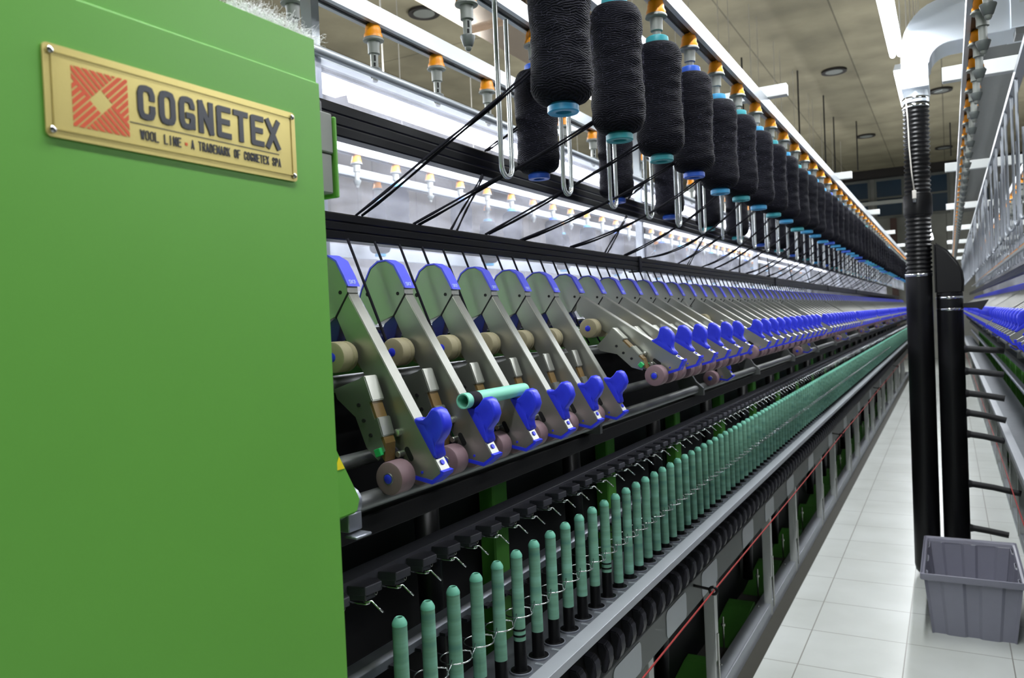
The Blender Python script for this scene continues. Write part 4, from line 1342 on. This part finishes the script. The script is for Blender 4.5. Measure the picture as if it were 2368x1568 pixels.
for n in range(28):
    y = 2.0 + 0.6 * n
    k = 2 if n < 3 else rng.choice((0, 1, 2))
    bobbin(-1.01, y, 'navy roving bobbin hanging in the second row, %s from the cabinet' % ordw(n + 1) if n < 10 else 'navy roving bobbin in the far end of the second row', 'second row of navy bobbins' if n < 10 else 'far second row of navy bobbins', rng, k, 1.905, skip=('fuzz', 'bore') if n > 3 else ())
    hanger(-1.01, y, 'orange-capped hanger above the second row bobbin, %s from the cabinet' % ordw(n + 1) if n < 10 else 'orange-capped hanger in the far end of the second row', 'hangers of the second row' if n < 10 else 'far hangers of the second row', skip=('stem_slot', 'cone', 'tip'))
hanger(-1.01, 1.645, 'empty grey hanger tip hanging beside the tall bent wire rod', 'empty hangers of the second row')
for n in range(-2, 30):
    hanger(-1.345, 1.70 + 0.3 * n, ('empty orange-capped hanger above the plastic sheet, %s from the cabinet' % ordw(n + 3)) if n < 12 else 'empty orange-capped hanger far along the sheet', 'empty hangers above the sheet' if n < 12 else 'far empty hangers above the sheet', skip=() if n < 8 else ('stem_slot',))
for n in range(56):
    hanger(0.10, 2.2 + 0.3 * n, ('empty orange-capped hanger across the aisle, %s of its row' % ordw(n + 1)) if n < 24 else 'empty orange-capped hanger at the far end across the aisle', 'empty hangers across the aisle' if n < 24 else 'far empty hangers across the aisle', rz=2.6)
for n in range(40):
    hanger(0.455, 3.0 + 0.3 * n, ('empty hanger on the second beam across the aisle, %s of its row' % ordw(n + 1)) if n < 16 else 'empty hanger at the far end of the second beam across the aisle', 'empty hangers on the second beam across' if n < 16 else 'far empty hangers on the second beam across', skip=('stem_slot',), rz=2.6)

# bent wire rods
wr = MB()
pts = [(0, -0.0225, 0.535), (0, -0.0225, 0.0225)]
pts += [(0, -0.0225 * math.cos(a), 0.0225 - 0.0225 * math.sin(a)) for a in [math.radians(x) for x in range(15, 180, 15)]]
pts += [(0, 0.0225, 0.0225), (0, 0.0225, 0.335)]
wr.tube(pts, 0.0055, 12)
U0 = tag(wr.build('bent_rod', M['rod'], None, 50, (-0.805, 1.445, 1.808)), 'bright U-shaped wire rod beside the first navy bobbin', 'wire rod', 'bent wire rods between the bobbins')
for n in range(1, 56):
    o = U0.copy(); COL.objects.link(o)
    o.location = (-0.805, 1.445 + 0.3 * n, 1.808)
    o.rotation_euler = (0, 0, rng.uniform(-0.25, 0.25) if n > 2 else 0)
    o['label'] = 'bright U-shaped wire rod between bobbins, %s from the cabinet' % ordw(n + 1) if n < 24 else 'bright U-shaped wire rod at the far end of the bobbin row'
    if n >= 24:
        o['group'] = 'far bent wire rods'
UM = U0.data.copy()
UM.materials[0] = mat('dull_grey_rod', (150, 155, 162), 0.5, 0.3)
for n in range(110):
    o = U0.copy(); COL.objects.link(o)
    o.data = UM
    o.location = (0.25 if n % 2 == 0 else 0.50, 2.6 + 0.15 * n, 1.808)
    o.rotation_euler = (0, 0, math.pi + rng.uniform(-0.5, 0.5))
    o['label'] = 'bare U-shaped wire rod across the aisle, %s of the row' % ordw(n + 1) if n < 40 else 'bare wire rod in the far curtain of rods across the aisle'
    o['group'] = 'bare wire rods across the aisle' if n < 40 else 'far bare wire rods across the aisle'

# ------------------------------------------------------------------ roving strands
def strand(a, b, sag, label, group, r=0.0025, twin=0.007, mid=None):
    mb = MB()
    for s_ in (0, 1):
        pts = []
        A_, B_ = Vector(a), Vector(b)
        B_ = B_ + Vector((0, twin * s_ * 2.4, 0))
        A_ = A_ + Vector((0, twin * s_ * 0.3, -0.004 * s_))
        n = 12
        ph = rng.uniform(0, 3)
        for k in range(n + 1):
            f = k / n
            p = A_.lerp(B_, f)
            p.z -= sag * 4 * f * (1 - f)
            p.z += 0.0015 * math.sin(f * 9 + ph + s_ * 1.5)
            pts.append(p)
        mb.tube(pts, [r * (1 + 0.25 * math.sin(k * 1.7 + ph)) for k in range(n + 1)], 6)
    o = mb.build('roving_strand', M['strand'], None, True)
    return tag(o, label, 'yarn', group)
ends = [1.11, 1.286, 1.566, 1.736, 2.035, 2.457, 2.645]
for n in range(40):
    y = 1.40 + 0.3 * n
    yb = ends[n] if n < len(ends) else y - 0.45 + rng.uniform(-0.08, 0.05)
    sag = 0.004 if n < 3 else rng.uniform(0.01, 0.05)
    strand((-0.70, y - 0.02, 1.955 if n else 2.0), (-0.938, yb, 1.7085), sag, 'black double strand running down from the front row bobbin %s from the cabinet' % ordw(n + 1) if n < 12 else 'black double strand slanting from the far front row bobbins', 'slanting black strands' if n < 12 else 'far slanting black strands')
xs_ = [(1.834, 1.457), (2.93, 2.349), (4.045, 3.259)] + [(4.045 + 0.8 * k, 3.4 + 0.8 * k) for k in range(1, 14)]
for n, (ya, yb) in enumerate(xs_):
    strand((-1.10, ya, 1.904), (-0.965, yb, 1.708), 0.0, 'black strand pair crossing behind the slanting ones, %s from the cabinet' % ordw(n + 1), 'crossing black strands', twin=0.01)
    strand((-1.05, ya + 0.12, 2.05), (-1.10, ya + 0.02, 1.975), 0.0, 'short black strand above the thick guide bar, %s from the cabinet' % ordw(n + 1), 'short strands above the thick bar', twin=0.004)
proto = None
for i in range(NA - 10):
    yc = YA + 0.15 * i
    for s_ in (-1, 1):
        y = yc + s_ * 0.0375
        lab = 'short black strand dropping behind the %s drafting arm, %s of two' % (ordw(i + 1), 'first' if s_ < 0 else 'second') if i < 30 else 'short black strand dropping behind a far drafting arm'
        gr = 'short strands dropping behind the arms' if i < 30 else 'far short strands behind the arms'
        if proto is None:
            mb = MB()
            mb.tube([(0, -0.012, 0), (0.035, -0.004, -0.10), (0.065, 0.0, -0.18), (0.092, 0.0, -0.226)], 0.0027, 6)
            proto = tag(mb.build('roving_strand', M['strand'], None, True, (-0.93, y, 1.662)), lab, 'yarn', gr)
        else:
            o = proto.copy(); COL.objects.link(o)
            o.location = (-0.93, y - (0.02 * s_) * 0, 1.662)
            o['label'] = lab; o['group'] = gr

# ------------------------------------------------------------------ next machine behind the sheet
XN = -1.78
sheet(-1.176 + XN, 0.7, 18.8, 1.45, 2.092, 'clear plastic sheet of the next machine seen through the first one', 51)
for n in range(16):
    y = 2.0 + 0.6 * n
    bobbin(-0.65 + XN, y, 'blurred navy bobbin seen through the plastic sheet, %s of its row' % ordw(n + 1), 'navy bobbins behind the plastic sheet', rng, 2 if n % 2 else 0, skip=('fuzz', 'bore'))
for n in range(32):
    hanger(-0.65 + XN, 2.0 + 0.3 * n, 'blurred orange hanger seen through the plastic sheet, %s of its row' % ordw(n + 1), 'hangers behind the plastic sheet', skip=('stem_slot',))
    if n % 2 == 0 and n < 27:
        hanger(-1.01 + XN, 2.3 + 0.6 * n, 'hanger of a deeper bobbin behind the plastic sheet, %s of its row' % ordw(n // 2 + 1), 'hangers deeper behind the sheet', skip=('stem_slot',))
        bobbin(-1.01 + XN, 2.3 + 0.6 * n, 'navy bobbin deeper behind the plastic sheet, %s of its row' % ordw(n // 2 + 1), 'navy bobbins deeper behind the sheet', rng, 3, skip=('fuzz', 'bore'))
beam('creel_beam', -0.67 + XN, -0.62 + XN, BZ0, BZ1, 0.5, 18.9, 'pale creel beam of the machine behind the plastic sheet, first one')
beam('creel_beam', -1.035 + XN, -0.985 + XN, BZ0, BZ1, 0.5, 18.9, 'pale creel beam of the machine behind the plastic sheet, second one')
tag(MB().box(-0.95 + XN, -0.92 + XN, 0.8, 18.9, 1.66, 1.70).build('guide_bar', M['alu']), 'pale guide bar of the next machine behind the sheet, lower one', 'guide bar')
tag(MB().box(-1.14 + XN, -1.11 + XN, 0.8, 18.9, 1.90, 1.97).build('guide_bar', M['alu']), 'pale guide bar of the next machine behind the sheet, upper one', 'guide bar')
t = thing('rear_machine_body', 'grey lower body of the next machine behind the plastic sheet', 'machine', (XN, 0, 0))
MB().box(-0.94, -0.80, 0.8, 18.9, 1.425, 1.44).build('roller_beam', M['steel_dark'], t)
MB().box(-1.3, -1.0, 0.8, 18.9, 0.0, 1.42).build('casing', M['white_metal'], t)
MB().box(-0.86, -0.70, 0.8, 18.9, 0.78, 0.82).build('spindle_plate', M['galv'], t)
for n in range(60):
    dup(ARM[(True, False)], (PX + XN, 1.4 + 0.15 * n, PZ), label='drafting arm of the next machine behind the sheet', group='drafting arms behind the plastic sheet', skip=('handle', 'lip_trim', 'bolt_hole', 'slot_hole', 'blue_stud', 'joint_gap', 'front_roller'))
# our machine's rear side
t = thing('machine_rear_side', 'rear half of the first machine behind its inner panel', 'machine', (0, 0, 0))
MB().box(-1.4, -1.2, 0.7, 18.9, 0.0, 1.40).build('casing', M['steel_dark'], t)

# ------------------------------------------------------------------ travelling cleaner: duct, hose, pipes
YT = 4.86
cl = thing('travelling_cleaner', 'overhead travelling cleaner with silver elbow duct, black hose and floor pipes', 'cleaner', (0, YT, 0))
# elbow: rectangular section sweeping from down to +x
def elbow(name, m):
    mb = MB()
    sec = []
    xc, zc, Ro, Ri = 0.085, 2.80, 0.255, 0.085   # bend centre
    path = []
    path.append(((-0.195, 2.665), (-0.060, 2.665)))
    path.append(((-0.192, 2.78), (-0.062, 2.78)))
    for k in range(0, 9):
        a = math.radians(180 - 90 * k / 8)
        path.append(((0.02 + 0.205 * math.cos(a), 2.88 + 0.205 * math.sin(a) * 1.12), (0.05 + 0.105 * math.cos(a), 2.79 + 0.085 * math.sin(a))))
    path.append(((0.75, 3.13), (0.75, 2.885)))
    rings = []
    for o_, i_ in path:
        rings.append([mb.bm.verts.new(p) for p in ((o_[0], -0.10, o_[1]), (i_[0], -0.10, i_[1]), (i_[0], 0.16, i_[1]), (o_[0], 0.16, o_[1]))])
    for A_, B_ in zip(rings, rings[1:]):
        for k in range(4):
            mb.face([A_[k], A_[(k + 1) % 4], B_[(k + 1) % 4], B_[k]])
    mb.face(rings[0][::-1]); mb.face(rings[-1])
    return mb.bevel(0.003, 1, 60).build(name, m, cl, 40)
M['duct'] = mat('white_galvanised_duct', (218, 226, 234), 0.35, 0.35, 0.04, 8)
elbow('elbow_duct', M['duct'])
MB().lathe([(0.064, 2.60), (0.066, 2.62), (0.062, 2.665), (0.062, 2.68)], (-0.127, 0, 0), 'z', 28).build('hose_socket', M['duct'], cl, 40)
# corrugated hose
pf = []
z = 2.63
while z > 1.66:
    pf += [(0.058, z), (0.066, z - 0.007), (0.066, z - 0.012), (0.058, z - 0.019)]
    z -= 0.0235
hs = MB()
hs.lathe(pf, (-0.128, 0, 0), 'z', 32)
# slight lean
for v in hs.bm.verts:
    v.co.x -= (2.63 - v.co.z) * 0.012
hs.build('corrugated_hose', M['black'], cl, 60)
for zz in (2.615, 2.575, 1.655):
    MB().lathe([(0.0675, zz), (0.0685, zz + 0.002), (0.0685, zz + 0.014), (0.0675, zz + 0.016)], (-0.130 - (2.63 - zz) * 0.012, 0, 0), 'z', 32).build('hose_clamp', M['chrome'], cl, 40)
MB().tube([(-0.05, -0.07, 2.63), (0.0, -0.085, 2.635)], 0.004, 6).build('clamp_pin', M['chrome'], cl)
MB().lathe([(0.070, 1.99), (0.072, 2.0), (0.072, 2.09), (0.070, 2.10)], (-0.136, 0, 0), 'z', 32).build('sleeve_joint', M['black'], cl, 40)
# floor pipe
MB().lathe([(0.045, 0.012), (0.060, 0.03), (0.066, 0.06), (0.066, 1.60), (0.0655, 1.66)], (-0.142, 0, 0), 'z', 36).build('suction_pipe', M['black'], cl, 40)
# blow pipe with nozzles
MB().lathe([(0.05, 0.10), (0.064, 0.115), (0.064, 1.53), (0.0635, 1.56)], (0.003, 0, 0), 'z', 36).build('blow_pipe', M['black'], cl, 40)
for zz in (1.462, 1.525):
    MB().lathe([(0.0645, zz), (0.0655, zz + 0.002), (0.0655, zz + 0.011), (0.0645, zz + 0.013)], (0.003, 0, 0), 'z', 32).build('pipe_clamp', M['chrome'], cl, 40)
hood = MB().prism([(-0.068, 1.55), (0.068, 1.55), (0.072, 1.62), (0.066, 1.67), (0.045, 1.72), (0.0, 1.785), (-0.068, 1.84)], -0.062, 0.062).bevel(0.012, 3, 20).build('pipe_hood', M['black'], cl, 40, (0.002, 0, 0))
for zz, L_, dz in ((1.25, 0.18, -0.012), (1.13, 0.175, -0.018), (1.01, 0.175, -0.024), (0.905, 0.178, -0.035), (0.79, 0.17, -0.03), (0.52, 0.235, -0.035), (0.28, 0.175, -0.02)):
    MB().tube([(0.062, 0, zz + 0.004), (0.062 + L_ * 0.5, -0.005, zz + dz * 0.3), (0.067 + L_, -0.01, zz + dz)], [0.0175, 0.0165, 0.0165], 14).tube([(0.06, 0, zz + 0.002), (0.082, 0, zz + 0.001)], [0.024, 0.018], 14).build('blow_nozzle', M['rubber'], cl, 40)
MB().prism([(0.06, 1.475), (0.06, 1.497), (0.185, 1.514), (0.15, 1.458), (0.13, 1.47)], -0.02, 0.02).bevel(0.003).build('funnel_nozzle', M['rubber'], cl)
# carriage box above the other machine
bx_ = MB().box(0.16, 0.75, -0.115, 0.175, 2.88, 3.35).bevel(0.004)
bx_.build('carriage_box', M['duct'], cl, 40, (0.15, 0, 0))
MB().prism([(0.35, 3.0), (0.46, 3.0), (0.46, 3.08), (0.35, 3.08)], -0.1185, -0.1155).build('rating_label', M['white_metal'], cl)
MB().box(0.33, 0.75, -0.11, 0.02, 2.845, 2.879).bevel(0.002).build('carriage_rail', M['steel_dark'], cl)
# hanging cable with switch
MB().tube([(-0.175, -0.075, 2.62), (-0.168, -0.08, 2.5), (-0.165, -0.08, 2.35), (-0.158, -0.08, 2.22), (-0.148, -0.08, 2.12)], 0.0035, 8).build('hanging_cable', M['cable'], cl, True)
MB().box(-0.158, -0.138, -0.092, -0.072, 2.075, 2.12).bevel(0.002).build('cable_plug', M['cable'], cl)
MB().lathe([(0.008, 2.055), (0.009, 2.075)], (-0.148, -0.082, 0), 'z', 10).build('plug_foot', M['chrome'], cl, 40)

# ------------------------------------------------------------------ grey plastic bin
bn = thing('plastic_bin', 'grey ribbed plastic bin standing on the tiles before the black pipes', 'bin', (0.055, 4.28, 0))
def bin_ring(z, hx, hy, rib):
    P = []
    def side(n, ax, ay, bx2, by2, nx, ny):
        for k in range(n):
            f = k / n
            wv = rib * (1 if math.sin(f * math.pi * 5) > 0.35 else 0)
            P.append((ax + (bx2 - ax) * f + nx * -wv, ay + (by2 - ay) * f + ny * -wv, z))
    side(30, -hx, -hy, hx, -hy, 0, -1)
    side(40, hx, -hy, hx, hy, 1, 0)
    side(30, hx, hy, -hx, hy, 0, 1)
    side(40, -hx, hy, -hx, -hy, -1, 0)
    return P
mb = MB()
def skinrings(mb, rings):
    R_ = [[mb.bm.verts.new(p) for p in r] for r in rings]
    for A_, B_ in zip(R_, R_[1:]):
        n = len(A_)
        for k in range(n):
            mb.face([A_[k], A_[(k + 1) % n], B_[(k + 1) % n], B_[k]])
    return R_
R_ = skinrings(mb, [bin_ring(0.0, 0.163, 0.285, 0.010), bin_ring(0.262, 0.190, 0.315, 0.010), bin_ring(0.262, 0.186, 0.311, 0.010), bin_ring(0.006, 0.158, 0.280, 0.010)])
mb.face(R_[0][::-1]); mb.face(R_[-1])
mb.build('bin_body', M['binp'], bn, 35)
mb = MB()
def rect_ring(hx, hy, z):
    return [(p[0], p[1], z) for p in rrect(-hx, hx, -hy, hy, 0.012)]
skinrings(mb, [rect_ring(0.189, 0.314, 0.262), rect_ring(0.204, 0.331, 0.256), rect_ring(0.206, 0.333, 0.262), rect_ring(0.205, 0.332, 0.284), rect_ring(0.200, 0.327, 0.286), rect_ring(0.197, 0.323, 0.279), rect_ring(0.188, 0.313, 0.277), rect_ring(0.184, 0.309, 0.262), rect_ring(0.189, 0.314, 0.262)])
mb.build('bin_rim', M['binp'], bn, 35)
